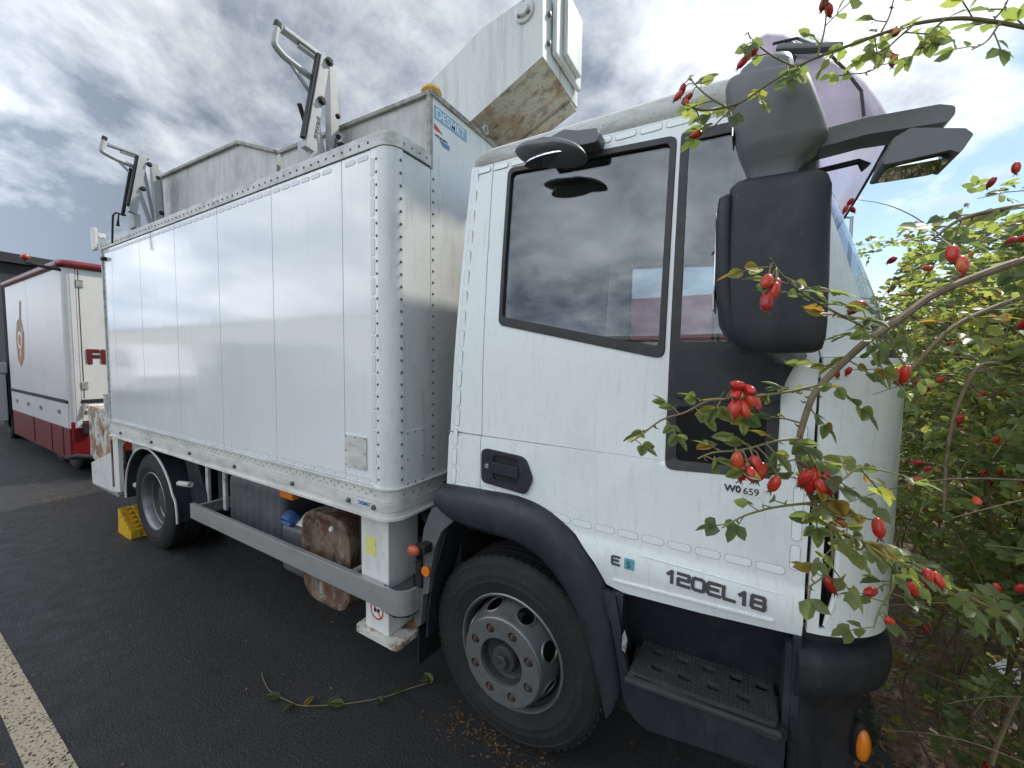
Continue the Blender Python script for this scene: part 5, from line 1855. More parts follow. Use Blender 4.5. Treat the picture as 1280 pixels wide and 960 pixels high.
obj('yellow_label', bm, 'sticker_yellow', rc)
bm = new()
tube(bm, [(-5.2, 1.42, 0.50), (-5.02, 1.42, 0.47)], 0.025, 10)
obj('post_tie', bm, 'white', rc)

# ================================================================ red and white trailer behind the truck
tr = thing('catering_trailer', (-9.8, 2.7, 0), 'white and dark red catering trailer parked behind the rear step of the truck', 'trailer')
TX0, TX1, TY0, TY1 = -11.45, -7.95, 1.57, 3.95
bm = new()
box(bm, TX0, TX1 - 0.10, TY0 + 0.02, TY1, 0.30, 2.93)
obj('trailer_core', bm, 'seam', tr)
for a, b_ in ((TX0, -9.95), (-9.94, -8.02)):
    bm = new()
    box(bm, a, b_, TY0, TY0 + 0.02, 1.10, 2.90, 0.004)
    obj('side_panel', bm, 'twhite', tr)
bm = new()
box(bm, TX0, -7.99, TY0 - 0.012, TY0 + 0.02, 1.055, 1.095, 0.006)
box(bm, TX1 - 0.004, TX1 + 0.012, TY0 + 0.12, TY1, 1.055, 1.095, 0.006)
obj('rub_rail', bm, 'black', tr)
bm = new()
box(bm, TX0, -7.99, TY0, TY0 + 0.02, 0.71, 1.05, 0.004)
obj('lower_band', bm, 'twhite', tr)
bm = new()
box(bm, TX0, -7.98, TY0 + 0.004, TY0 + 0.03, 0.27, 0.705, 0.01)
sk = obj('red_skirt', bm, 'red', tr)
bm = new()
box(bm, TX1 - 0.09, TX1 - 0.002, TY0 + 0.02, TY1, 0.30, 0.80, 0.01)
obj('red_skirt', bm, 'red', tr)
bm = new()
box(bm, TX1 - 0.05, TX1, TY0 + 0.13, TY1, 1.10, 2.90, 0.004)
obj('end_panel', bm, 'tcream', tr)
bm = new()
box(bm, TX1 - 0.05, TX1, TY0 + 0.13, TY1, 0.80, 1.05, 0.004)
obj('end_panel', bm, 'tcream', tr)
bm = new()
lathe(bm, [(0.075, 0.0), (0.075, 2.20)], 10, (TX1 - 0.075, TY0 + 0.075, 0.71), axis='Z', a0=R(-90), a1=R(0))
box(bm, TX1 - 0.008, TX1 + 0.004, TY0 + 0.075, TY0 + 0.125, 0.71, 2.90)
obj('corner_post', bm, 'twhite', tr)
bm = new()
tube(bm, [(TX0, TY0 + 0.01, 2.945), (TX1 - 0.06, TY0 + 0.01, 2.945), (TX1 - 0.02, TY0 + 0.03, 2.945), (TX1, TY0 + 0.08, 2.945), (TX1, TY1, 2.945)], 0.055, 12)
box(bm, TX0, TX1 - 0.02, TY0 + 0.03, TY1, 2.93, 2.985)
obj('roof_edge', bm, 'red', tr)
bm = new()
tube(bm, [(TX1 - 0.05, TY0 + 0.02, 2.86), (TX1 - 0.15, TY0 - 0.14, 2.89), (TX1 - 0.28, TY0 - 0.24, 2.93), (TX1 - 0.30, TY0 - 0.25, 2.97)], 0.022, 8)
arm_ = obj('outline_lamp_arm', bm, 'black', tr)
bm = new()
ellipsoid(bm, (TX1 - 0.30, TY0 - 0.25, 3.0), (0.045, 0.045, 0.042), 12, 8)
obj('outline_lamp', bm, 'taillens', arm_)
me_ = text_front('lettering', 'FISH', TX1 + 0.004, TY0 + 0.195, 1.60, 0.27, 'ink', tr, sx=1.15, offset=0.006, ext=0.002)
me_ = text_front('lettering', 'FISH', TX1 + 0.008, TY0 + 0.18, 1.615, 0.27, 'red', tr, sx=1.15, offset=0.006, ext=0.002)
text_front('lettering', 'tamco', TX1 + 0.003, TY0 + 0.15, 0.985 - 0.09, 0.085, 'ink', tr, sx=1.25, offset=0.002)
bm = new()
b = plate(fillet([(-0.035, 0.03), (0.035, 0.03), (0.03, -0.02), (0.0, -0.045), (-0.03, -0.02)], 0.008, 3), [fillet([(-0.024, 0.02), (0.024, 0.02), (0.02, -0.014), (0.0, -0.03), (-0.02, -0.014)], 0.006, 3)], th=0.002)
merge(bm, b, None, Matrix(((0, -1, 0, TX1 + 0.004), (1, 0, 0, TY0 + 0.30), (0, 0, 1, 1.005), (0, 0, 0, 1))))
obj('crest', bm, 'ink_blue', tr)
# round tail lamps
for k in range(3):
    bm = new()
    lathe(bm, [(0.072, 0.0), (0.078, 0.02), (0.070, 0.034), (0.062, 0.026)], 22, (TX1 - 0.002, TY0 + 0.33, 0.70 - k * 0.155), axis='X')
    lm_ = obj('tail_lamp', bm, 'chrome', tr)
    bm = new()
    lathe(bm, [(0.063, 0.022), (0.045, 0.034), (0.0, 0.038)], 20, (TX1 - 0.002, TY0 + 0.33, 0.70 - k * 0.155), axis='X')
    obj('lens', bm, 'marker' if k == 0 else 'taillens', lm_)
bm = new()
box(bm, TX1, TX1 + 0.05, TY0 + 0.12, TY0 + 0.20, 0.62, 0.78, 0.01)
obj('socket', bm, 'black', tr)
bm = new()
box(bm, TX1 - 0.3, TX1 + 0.28, TY0 + 0.30, TY0 + 0.42, 0.26, 0.40, 0.01)
tube(bm, [(TX1 - 0.1, TY0 - 0.02, 0.30), (TX1 + 0.1, TY0 + 0.05, 0.34), (TX1 + 0.2, TY0 + 0.2, 0.30)], 0.03, 8)
obj('tow_gear', bm, 'chassis', tr)
bm = new()
bar(bm, (TX1 + 0.02, TY0 + 0.16, 1.05), (TX1 + 0.02, TY0 + 0.12, 0.86), 0.02, 0.03, bev=0.004)
obj('latch', bm, 'galvedge', tr)
for x in (-9.94, -8.9, -8.3):
    bm = new()
    box(bm, x - 0.006, x + 0.006, TY0 - 0.003, TY0 + 0.005, 0.30, 0.70)
    obj('skirt_joint', bm, 'seam', tr)
for x, z in ((-11.0, 0.90), (-10.2, 0.90), (-9.4, 0.90), (-8.4, 0.92)):
    bm = new()
    box(bm, x - 0.04, x + 0.04, TY0 - 0.018, TY0, z - 0.03, z + 0.03, 0.006)
    obj('toggle_latch', bm, 'galvedge', tr)
for z in (2.70, 1.30):
    bm = new()
    box(bm, TX1 - 0.002, TX1 + 0.014, TY0 + 0.13, TY0 + 0.20, z - 0.05, z + 0.05, 0.004)
    obj('hinge', bm, 'galvedge', tr)
bm = new()
box(bm, TX1 - 0.001, TX1 + 0.003, TY0 + 0.152, TY0 + 0.160, 1.12, 2.88)
obj('door_gap', bm, 'seam', tr)
for k in range(6):
    bm = new()
    a_ = R(60 * k + 15)
    b = plate(fillet([(-10.60 + 0.05 * k, 1.60 + 0.1 * k), (-10.52 + 0.05 * k, 1.56 + 0.1 * k), (-10.50 + 0.04 * k, 1.66 + 0.1 * k), (-10.56 + 0.05 * k, 1.69 + 0.1 * k)], 0.02, 3), th=0.002)
    for v in b.verts:
        v.co.y += TY0 - 0.006
    merge(bm, b)
    obj('figure_mark', bm, 'tcream' if k % 2 else 'orange', tr)
# printed figure (a leaping fish shape) on the side
bm = new()
b = plate(fillet([(-10.75, 1.62), (-10.55, 1.50), (-10.30, 1.66), (-10.22, 2.05), (-10.36, 2.30), (-10.30, 2.62), (-10.42, 2.56), (-10.48, 2.30), (-10.66, 2.28), (-10.80, 1.98)], 0.06, 4), th=0.002)
for v in b.verts:
    v.co.y += TY0 - 0.003
dec = obj('printed_figure', b, 'brownink', tr)
bm = new()
b = plate(circ(-10.52, 1.95, 0.15, 20), [circ(-10.52, 1.95, 0.10, 20)], th=0.002)
for v in b.verts:
    v.co.y += TY0 - 0.005
merge(bm, b)
obj('figure_ring', bm, 'sticker_white', dec)
bm = new()
for x in (-9.4, -8.7):
    lathe(bm, tyre_profile(0.22), 40, (x, TY0 + 0.16, 0.33))
for v in bm.verts:
    v.co.z = 0.005 + (v.co.z + 0.103) * 0.74
obj('wheels', bm, 'rubber', tr)

# ================================================================ dark trailer further back
dk = thing('dark_trailer', (-15.5, 3.0, 0), 'dark grey covered trailer behind the catering trailer at the left edge', 'trailer')
bm = new()
b = plate(fillet([(1.40, 3.62), (4.6, 3.50), (4.6, 3.38), (1.40, 3.44)], 0.03, 3), th=4.5)
for v in b.verts:
    v.co = Vector((-12.0 - v.co.y, v.co.x, v.co.z))
merge(bm, b)
obj('canopy', bm, 'darkcover', dk)
bm = new()
box(bm, -16.5, -12.1, 1.62, 4.4, 0.55, 3.42)
obj('body', bm, 'darkcover', dk)
bm = new()
box(bm, -12.6, -12.04, 1.45, 1.60, 0.45, 1.35, 0.02)
box(bm, -12.10, -12.02, 1.40, 1.62, 1.35, 1.55, 0.02)
obj('end_locker', bm, 'twhite', dk)
bm = new()
lathe(bm, tyre_profile(0.22), 40, (-12.9, 1.7, 0.43))
obj('wheel', bm, 'rubber', dk)

# ================================================================ wheel chock
bm = new()
ck = thing('wheel_chock', (-5.1, 1.42, 0), 'yellow ribbed plastic wheel chock wedged behind the rear tyre', 'wheel chock')
for j in range(3):
    for k in range(6):
        bm = new()
        h = 0.24 - k * 0.030
        x = -5.22 + k * 0.055
        y = 1.36 + j * 0.10
        outr = fillet([(x - 0.022, y - 0.044), (x + 0.022, y - 0.044), (x + 0.022, y + 0.044), (x - 0.022, y + 0.044)], 0.02, 3)
        inr = fillet([(x - 0.015, y - 0.037), (x + 0.015, y - 0.037), (x + 0.015, y + 0.037), (x - 0.015, y + 0.037)], 0.014, 3)
        b = plate(outr, [inr], th=h)
        for v in b.verts:
            v.co = Vector((v.co.x + 0.05 * (1 - v.co.y / h) * 0.4, v.co.z, h - v.co.y + 0.002))
        merge(bm, b)
        obj('rib_cell', bm, 'yellow', ck)
bm = new()
prism_y(bm, [(-5.25, 0.002), (-4.93, 0.002), (-4.93, 0.02), (-5.22, 0.06)], 1.335, 1.57)
obj('wedge_body', bm, 'yellow', ck)

# ================================================================ things beyond and behind
lp = thing('street_lamp', (3.93, 25, 0), 'thin grey street lamp post far behind the cab front', 'street lamp')
bm = new()
tube(bm, [(3.93, 25, 0), (3.93, 25, 4), (3.93, 25, 8.75)], [0.12, 0.09, 0.07], 10)
obj('post', bm, 'metal_post', lp)
bm = new()
tube(bm, [(3.93, 25, 8.7), (3.6, 25, 8.78), (3.2, 25, 8.8)], 0.06, 8)
box(bm, 2.7, 3.3, 24.85, 25.15, 8.72, 8.86, 0.04)
obj('lamp_head', bm, 'metal_post', lp)
fr_t = thing('fairground_trailer', (-2.0, 7.6, 0), 'faded red and cream trailer seen through the cab windows', 'trailer')
bm = new()
box(bm, -5.0, 1.0, 6.6, 8.8, 0.5, 2.05, 0.02)
obj('lower_body', bm, 'tcream', fr_t)
bm = new()
box(bm, -5.0, 1.0, 6.62, 8.8, 2.06, 2.75, 0.02)
obj('upper_body', bm, 'pinkpaint', fr_t)
for x0 in (-3.6, -1.4):
    bm = new()
    box(bm, x0, x0 + 1.1, 6.57, 6.60, 1.0, 1.8, 0.01)
    obj('panel', bm, 'twhite', fr_t)
wh = thing('warehouse', (0, -26, 0), 'long beige warehouse mirrored in the truck windows', 'building')
bm = new()
box(bm, -260, 60, -40, -26, 0, 6.2)
obj('wall', bm, 'cladding', wh)
bm = new()
box(bm, -260.3, 60.3, -40, -25.8, 6.2, 6.5)
obj('roof', bm, 'galv', wh)
def van(x, y, paint, label):
    pv = thing('parked_van', (x, y, 0), label, 'van', 'vans parked behind the photographer')
    bm = new()
    prism_y(bm, fillet([(x - 2.5, 0.35), (x + 2.5, 0.35), (x + 2.55, 0.95), (x + 2.2, 1.15), (x + 1.3, 2.1), (x - 2.45, 2.15)], 0.12, 4), y - 1.2, y + 0.7, 0.06)
    obj('body', bm, paint, pv)
    bm = new()
    prism_y(bm, fillet([(x + 0.6, 1.25), (x + 1.9, 1.25), (x + 1.25, 1.9), (x + 0.6, 1.9)], 0.04, 3), y + 0.7, y + 0.715)
    obj('window', bm, 'glass_dark', pv)
    for wx in (x - 1.5, x + 1.6):
        bm = new()
        lathe(bm, [(0.0, 0.04), (0.2, 0.03), (0.22, 0.0), (0.32, 0.01), (0.33, 0.2)], 30, (wx, 0, 0.33))
        for v in bm.verts:
            v.co.y = y + 0.74 - v.co.y
        obj('wheel', bm, 'rubber', pv)
van(-21.5, -3.6, 'twhite', 'white panel van mirrored in the glossy box side')
van(-13.0, -4.6, 'darkblue', 'unseen dark blue van added to vary the reflection in the box side')  # out of view, added so the box side mirrors a dark shape
# ================================================================ leaves on the ground
def litter(name, spots, label=None):
    bm = new()
    lay = bm.faces.layers.float.new('tint')
    for (x, y, z, s) in spots:
        a = random.uniform(0, 6.28)
        ca, sa = math.cos(a), math.sin(a)
        t = random.random()
        w = random.uniform(0.35, 0.6)
        curl = random.uniform(0.1, 0.5)
        tl = random.uniform(-0.3, 0.3)
        P = [(-1, 0, curl * .4), (-0.2, -w, curl * 0.2), (1, 0, curl * .6), (-0.2, w, curl * 0.7 * random.random()), (0.1, 0, 0)]
        vv = [bm.verts.new((x + s * (px * ca - py * sa), y + s * (px * sa + py * ca), z + 0.002 + s * (max(0, pz) + tl * 0.3 * (px + 1)))) for px, py, pz in P]
        for q in ((0, 1, 4), (1, 2, 4), (2, 3, 4), (3, 0, 4)):
            f = face(bm, [vv[i] for i in q])
            if f:
                f[lay] = t
    o = obj(name, bm, 'deadleaf', recalc=False)
    tag(o, label, 'leaves', kind='stuff')
    return o
sp = []
for k in range(260):
    x, y = random.uniform(-9, 0.3), random.uniform(-0.3, 2.6)
    sp.append((x, y, 0, random.uniform(0.006, 0.016)))
for k in range(150):
    a, r = random.uniform(0, 6.28), abs(random.gauss(0, 0.5))
    sp.append((-6.9 + r * math.cos(a), 1.25 + 0.35 * r * math.sin(a), 0, random.uniform(0.010, 0.022)))
for k in range(150):
    sp.append((-0.95 + random.gauss(0, 0.16), 1.47 + random.gauss(0, 0.05) - 0.02, 0, random.uniform(0.005, 0.013)))
for k in range(200):
    sp.append((random.uniform(-14, -6), random.uniform(0.8, 2.2), 0, random.uniform(0.008, 0.02)))
for k in range(700):
    sp.append((random.uniform(-7.5, 0.2), random.uniform(-0.2, 2.2), 0, random.uniform(0.003, 0.0075)))
litter('fallen_leaves', sp, 'dry brown leaves scattered over the dark asphalt')
sp = []
for k in range(9000):
    y = random.uniform(0.8, 7.5)
    x = random.uniform(0.45, 0.5 + 0.45 * y + 0.6)
    if x < 0.6 and random.random() < 0.4:
        continue
    sp.append((x, y, 0.03 + random.uniform(-.01, .05) if x > 0.7 else 0.0, random.uniform(0.012, 0.03)))
litter('leaf_litter', sp, 'thick carpet of dry leaves under the rose bushes')

# runner of bramble lying on the asphalt
rn = thing('ivy_runner', (-1.8, 1.2, 0), 'thin trailing stem with green leaves lying on the asphalt before the front wheel', 'plant')
run = smooth([(-2.234, 1.108, 0.006), (-2.16, 1.082, 0.012), (-2.06, 1.062, 0.012), (-1.93, 1.078, 0.010), (-1.83, 1.101, 0.012), (-1.669, 1.21, 0.014), (-1.529, 1.341, 0.016), (-1.436, 1.473, 0.018), (-1.381, 1.537, 0.02)], 40)
bm = new()
tube(bm, run, 0.0022, 6)
obj('stem', bm, 'stem', rn)
# ================================================================ roses
LEAVES = []
def leaf_mesh(variant, lobes=False):
    rnd = random.Random(variant)
    bm = new()
    n = 10
    w = rnd.uniform(0.27, 0.36)
    fold = rnd.uniform(0.08, 0.26)
    droop = rnd.uniform(0.02, 0.22)
    twist = rnd.uniform(-0.15, 0.15)
    mid, le, ri = [], [], []
    for k in range(n + 1):
        t = k / n
        h = w * math.sin(math.pi * min(1, t ** 0.85)) ** 0.68
        h *= (1.0 + (0.05 if k % 2 else -0.03))
        z = -droop * t * t
        mid.append(bm.verts.new((t, 0, z)))
        if 0 < k < n:
            le.append(bm.verts.new((t - 0.02, h, z + h * fold + twist * h * t)))
            ri.append(bm.verts.new((t - 0.02, -h, z + h * fold - twist * h * t)))
    for side in (le, ri):
        face(bm, (mid[0], mid[1], side[0]))
        for k in range(len(side) - 1):
            face(bm, (mid[k + 1], mid[k + 2], side[k + 1], side[k]))
        face(bm, (mid[n - 1], mid[n], side[-1]))
    for f in bm.faces:
        f.smooth = True
    me = bpy.data.meshes.new('leaf')
    bm.to_mesh(me)
    bm.free()
    me.materials.append(M['leaf'])
    return me
LEAVES = [leaf_mesh(i) for i in range(8)]
def basis(d, up):
    d = Vector(d).normalized()
    s = Vector(up).cross(d)
    if s.length < 1e-3:
        s = Vector((1, 0, 0)).cross(d)
    s.normalize()
    u = d.cross(s)
    return Matrix(((d.x, s.x, u.x), (d.y, s.y, u.y), (d.z, s.z, u.z)))
def rv(s=1.0):
    return Vector((random.uniform(-s, s), random.uniform(-s, s), random.uniform(-s, s)))
W0 = (Vector((0.0, 1.45, 1.347)) - Vector((0, 0, 1.75)))
def covers(p, d, size):
    q = Vector(p) + Vector(d).normalized() * size * 0.5 - Vector((0, 0, 1.75))
    k = q.y / W0.y
    return abs(q.x - W0.x * k) < 0.05 * k + size * .5 and abs(q.z - W0.z * k) < 0.012 * k + size * .45 and 0 < k < 1
def put_leaf(parent, p, d, up, size):
    if parent.name.startswith('rose') and covers(p, d, size):
        return None
    o = bpy.data.objects.new('leaf', random.choice(LEAVES))
    col.objects.link(o)
    o.parent = parent
    o.matrix_parent_inverse = Matrix.Translation(-Vector(parent.location))
    o.matrix_basis = Matrix.Translation(p) @ basis(d, up).to_4x4() @ Matrix.Diagonal((size, size * random.uniform(.85, 1.15), size, 1))
    return o
class Mass:
    """foliage joined in one mesh: many small leaflets"""
    def __init__(s):
        s.v, s.f, s.t = [], [], []
    def leaf(s, p, d, up, L, t):
        if covers(p, d, L):
            return
        B = basis(d, up)
        w = L * random.uniform(0.28, 0.36)
        fo = random.uniform(0.1, 0.35)
        i = len(s.v)
        for q in ((0, 0, 0), (0.32, w / L, fo * w / L), (0.32, -w / L, fo * w / L), (0.72, w / L * .78, fo * w / L * .7 - .05), (0.72, -w / L * .78, fo * w / L * .7 - .05), (1.0, 0, -0.12), (0.5, 0, -0.03)):
            s.v.append(tuple(Vector(p) + B @ (Vector(q) * L)))
        for q in ((0, 6, 1), (0, 2, 6), (1, 6, 3), (6, 2, 4), (3, 6, 5), (6, 4, 5)):
            s.f.append(tuple(i + k for k in q))
            s.t.append(t)
    def build(s, name, mat, parent):
        me = bpy.data.meshes.new(name)
        me.from_pydata(s.v, [], s.f)
        a = me.attributes.new('tint', 'FLOAT', 'FACE')
        a.data.foreach_set('value', s.t)
        me.polygons.foreach_set('use_smooth', [True] * len(s.f))
        me.materials.append(M[mat])
        o = link(name, me, parent)
        o['kind'] = 'stuff'
        return o
def hip_mesh():
    bm = new()
    prof = [(0.0, -0.5), (0.10, -0.49), (0.30, -0.40), (0.42, -0.22), (0.455, 0.0), (0.42, 0.22), (0.31, 0.38), (0.17, 0.46), (0.11, 0.50)]
    lathe(bm, prof, 14, (0, 0, 0), axis='Z')
    lathe(bm, [(0.12, 0.49), (0.15, 0.53), (0.06, 0.56), (0.0, 0.56)], 10, (0, 0, 0), 1, axis='Z')
    for k in range(5):
        a = k * 1.2566 + 0.3
        d = Vector((math.cos(a), math.sin(a), 0))
        tube(bm, [Vector((0, 0, 0.50)) + d * 0.1, Vector((0, 0, 0.62)) + d * 0.2, Vector((0, 0, 0.70)) + d * 0.32], [0.04, 0.03, 0.008], 4, 1)
    for f in bm.faces:
        f.smooth = True
    bmesh.ops.recalc_face_normals(bm, faces=bm.faces)
    me = bpy.data.meshes.new('rose_hip')
    bm.to_mesh(me)
    bm.free()
    me.materials.append(M['hip'])
    me.materials.append(M['calyx'])
    return me
HIP = hip_mesh()
def put_hip(parent, p, d, size):
    o = bpy.data.objects.new('rose_hip', HIP)
    col.objects.link(o)
    o.parent = parent
    o.matrix_parent_inverse = Matrix.Translation(-Vector(parent.location))
    q = Vector(d).to_track_quat('Z', 'Y')
    s = size * random.uniform(0.88, 1.1)
    o.matrix_basis = Matrix.Translation(p) @ q.to_matrix().to_4x4() @ Matrix.Diagonal((s * 0.80, s * 0.80, s * random.uniform(1.1, 1.35), 1))
    return o
rose = thing('rose_bush', (0.9, 1.3, 0), 'dog rose with red hips arching in front of the mirror and cab door', 'bush')
nleaf = [0]
def compound(bm, parent, p, d, n, L, mass=None):
    """a rachis with paired leaflets and one at the tip"""
    d = Vector(d).normalized()
    side = d.cross(Vector((0, 0, 1)))
    if side.length < 0.1:
        side = Vector((1, 0, 0))
    side.normalize()
    up = side.cross(d).normalized()
    pts = [p]
    q = Vector(p)
    dd = d.copy()
    for k in range(n):
        dd = (dd + Vector((0, 0, -0.10)) + rv(0.08)).normalized()
        q = q + dd * L * 0.62
        pts.append(q.copy())
    if bm is not None:
        tube(bm, pts, [0.0011 * (L / 0.03)] * len(pts), 4, caps=False)
    t0 = random.betavariate(1.6, 2.2)
    for k in range(1, n + 1):
        s = L * (0.72 + 0.28 * k / n)
        for sg in (-1, 1):
            if random.random() < 0.06:
                continue
            dirv = (side * sg + dd * 0.55 + rv(0.22)).normalized()
            uu = (up * 0.7 + Vector((0, -0.55, 0)) + rv(0.75)).normalized()
            if mass is None:
                put_leaf(parent, pts[k], dirv, uu, s * random.uniform(.85, 1.1))
                nleaf[0] += 1
            else:
                mass.leaf(pts[k], dirv, uu, s, min(1, max(0, t0 + random.gauss(0, .09))))
    if mass is None:
        put_leaf(parent, pts[-1], dd + rv(0.1), (up + rv(0.3)).normalized(), L * 1.12)
        nleaf[0] += 1
    else:
        mass.leaf(pts[-1], dd, up, L * 1.1, t0)
def thorns(bm, pts, r, n):
    for k in range(n):
        i = random.randrange(len(pts) - 1)
        p = pts[i].lerp(pts[i + 1], random.random())
        t = (pts[i + 1] - pts[i]).normalized()
        d = t.cross(rv()).normalized()
        tube(bm, [p + d * r * .8, p + d * (r + 0.003), p + d * (r + 0.006) - t * 0.003], [0.0016, 0.001, 0.0002], 4, caps=False)
BR={
 'main':[(0.382,0.961,1.918),(0.333,0.918,1.903),(0.24,0.848,1.858),(0.194,0.807,1.821),(0.149,0.766,1.785),(0.115,0.732,1.75),(0.09,0.703,1.721),(0.076,0.682,1.698),(0.064,0.659,1.652),(0.062,0.645,1.623),(0.069,0.635,1.597)],
 'b1':[(0.146,0.753,1.799),(0.092,0.703,1.825),(0.055,0.662,1.845),(0.03,0.629,1.866),(0.017,0.602,1.881)],
 'b2':[(0.079,0.662,1.72),(0.043,0.635,1.711),(-0.015,0.595,1.701),(-0.043,0.573,1.699),(-0.068,0.552,1.684),(-0.092,0.532,1.675),(-0.114,0.513,1.655),(-0.123,0.502,1.648)],
 'b3':[(0.06,0.634,1.651),(0.036,0.613,1.649),(-0.002,0.584,1.638),(-0.033,0.56,1.635),(-0.05,0.544,1.628)],
 'low':[(0.066,0.634,1.602),(0.079,0.674,1.572),(0.111,0.724,1.515),(0.163,0.786,1.476),(0.217,0.851,1.435),(0.298,0.93,1.382),(0.448,1.046,1.284)],
 'b5':[(0.08,0.639,1.568),(0.052,0.617,1.566),(0.029,0.597,1.563),(0.003,0.576,1.555),(-0.02,0.555,1.542)],
 'b6':[(0.102,0.662,1.538),(0.106,0.657,1.501),(0.101,0.649,1.476),(0.079,0.631,1.457)],
 'b7':[(0.204,0.797,1.454),(0.201,0.786,1.423),(0.182,0.764,1.391),(0.173,0.75,1.366)],
 'b8':[(0.061,0.632,1.623),(0.083,0.653,1.606),(0.112,0.678,1.594),(0.136,0.702,1.608),(0.174,0.732,1.601)],
 'top':[(0.438,1.166,2.371),(0.366,1.138,2.396),(0.314,1.122,2.411),(0.247,1.094,2.408),(0.194,1.074,2.396),(0.129,1.047,2.375),(0.091,1.037,2.366),(0.058,1.029,2.354),(0.009,1.011,2.326),(-0.04,0.992,2.294),(-0.105,0.965,2.283),(-0.149,0.954,2.307)],
 't1':[(0.091,1.03,2.361),(0.1,1.031,2.407),(0.101,1.027,2.441),(0.095,1.017,2.467)],
 't2':[(0.19,1.056,2.385),(0.203,1.06,2.416),(0.208,1.059,2.45)],
 't3':[(0.243,1.076,2.397),(0.202,1.049,2.351),(0.184,1.035,2.313),(0.158,1.019,2.301)],
 't4':[(0.288,1.091,2.398),(0.263,1.074,2.367),(0.249,1.063,2.329)],
 't5':[(0.058,1.034,2.356),(0.014,1.009,2.379),(-0.023,0.989,2.411),(-0.031,0.986,2.427)],
 't8':[(-0.068,0.977,2.287),(-0.099,0.965,2.31),(-0.125,0.955,2.338),(-0.135,0.954,2.357)],
 't9':[(-0.04,0.995,2.296),(-0.068,0.984,2.271),(-0.09,0.977,2.249),(-0.122,0.964,2.231)],
 't6':[(0.361,1.122,2.387),(0.376,1.127,2.408),(0.381,1.125,2.425)],
 't7':[(0.373,1.129,2.385),(0.353,1.109,2.348),(0.326,1.085,2.326)],
 'mid':[(0.465,1.159,1.889),(0.383,1.093,1.856),(0.315,1.036,1.817),(0.263,0.986,1.758),(0.224,0.945,1.715)],
 'mid2':[(0.366,0.933,1.993),(0.315,0.902,1.984),(0.264,0.871,1.968),(0.229,0.848,1.937)],
 'mid3':[(0.551,1.372,1.727),(0.457,1.318,1.753),(0.414,1.287,1.671),(0.395,1.268,1.562),(0.394,1.257,1.418)],
}
HIPS=[(0.015,0.598,1.851),(0.023,0.602,1.839),(0.016,0.597,1.826),(0.024,0.615,1.848),(-0.011,0.574,1.72),(0.001,0.58,1.715),(-0.012,0.572,1.71),(0.004,0.581,1.707),(-0.011,0.572,1.696),(-0.003,0.576,1.692),(0.01,0.596,1.697),(-0.013,0.57,1.69),(-0.007,0.569,1.625),(0.002,0.574,1.616),(0.013,0.581,1.621),(-0.001,0.572,1.612),(0.008,0.565,1.613),(0.018,0.583,1.613),(0.034,0.591,1.598),(0.07,0.636,1.6),(0.08,0.642,1.604),(0.085,0.633,1.593),(0.097,0.651,1.587),(0.075,0.638,1.591),(0.093,0.661,1.597),(0.105,0.654,1.56),(0.116,0.659,1.553),(0.104,0.646,1.462),(0.226,0.808,1.413),(0.246,0.821,1.43),(0.259,0.828,1.427),(0.167,0.75,1.419),(0.193,0.762,1.375),(0.164,0.721,1.524),(0.183,0.783,1.735),(0.195,0.79,1.735),(0.235,0.79,1.903),(0.243,0.783,1.886),(0.137,0.786,1.837),(0.133,0.784,1.834),(-0.149,0.956,2.334),(-0.138,0.961,2.317),(-0.156,0.951,2.321),(-0.14,0.959,2.304),(-0.119,0.967,2.238),(-0.029,0.984,2.378),(-0.019,0.99,2.388),(-0.038,0.977,2.365),(0.097,1.03,2.461),(0.106,1.034,2.449),(0.217,1.072,2.39),(0.212,1.053,2.328),(0.246,0.821,1.43),(0.472,1.217,1.834),(0.464,1.225,2.005),(0.471,1.288,2.017),(0.268,1.224,1.984),(0.376,1.405,1.991),(0.455,1.45,1.973),(0.504,1.457,1.675),(0.462,1.428,1.612),(0.46,1.427,1.618),(0.375,1.368,1.504),(0.398,1.381,1.489),(0.377,1.366,1.462),(0.406,1.152,1.478),(0.542,1.471,1.563),(0.665,1.767,1.43),(0.559,1.481,1.557),(0.623,1.743,1.429),(0.476,1.567,1.807),(0.456,1.547,1.708),(0.566,1.718,1.549),(0.501,1.354,1.889),(0.453,1.346,2.162),(0.444,1.223,2.146),(0.504,1.309,1.249),(0.549,1.336,1.249)]

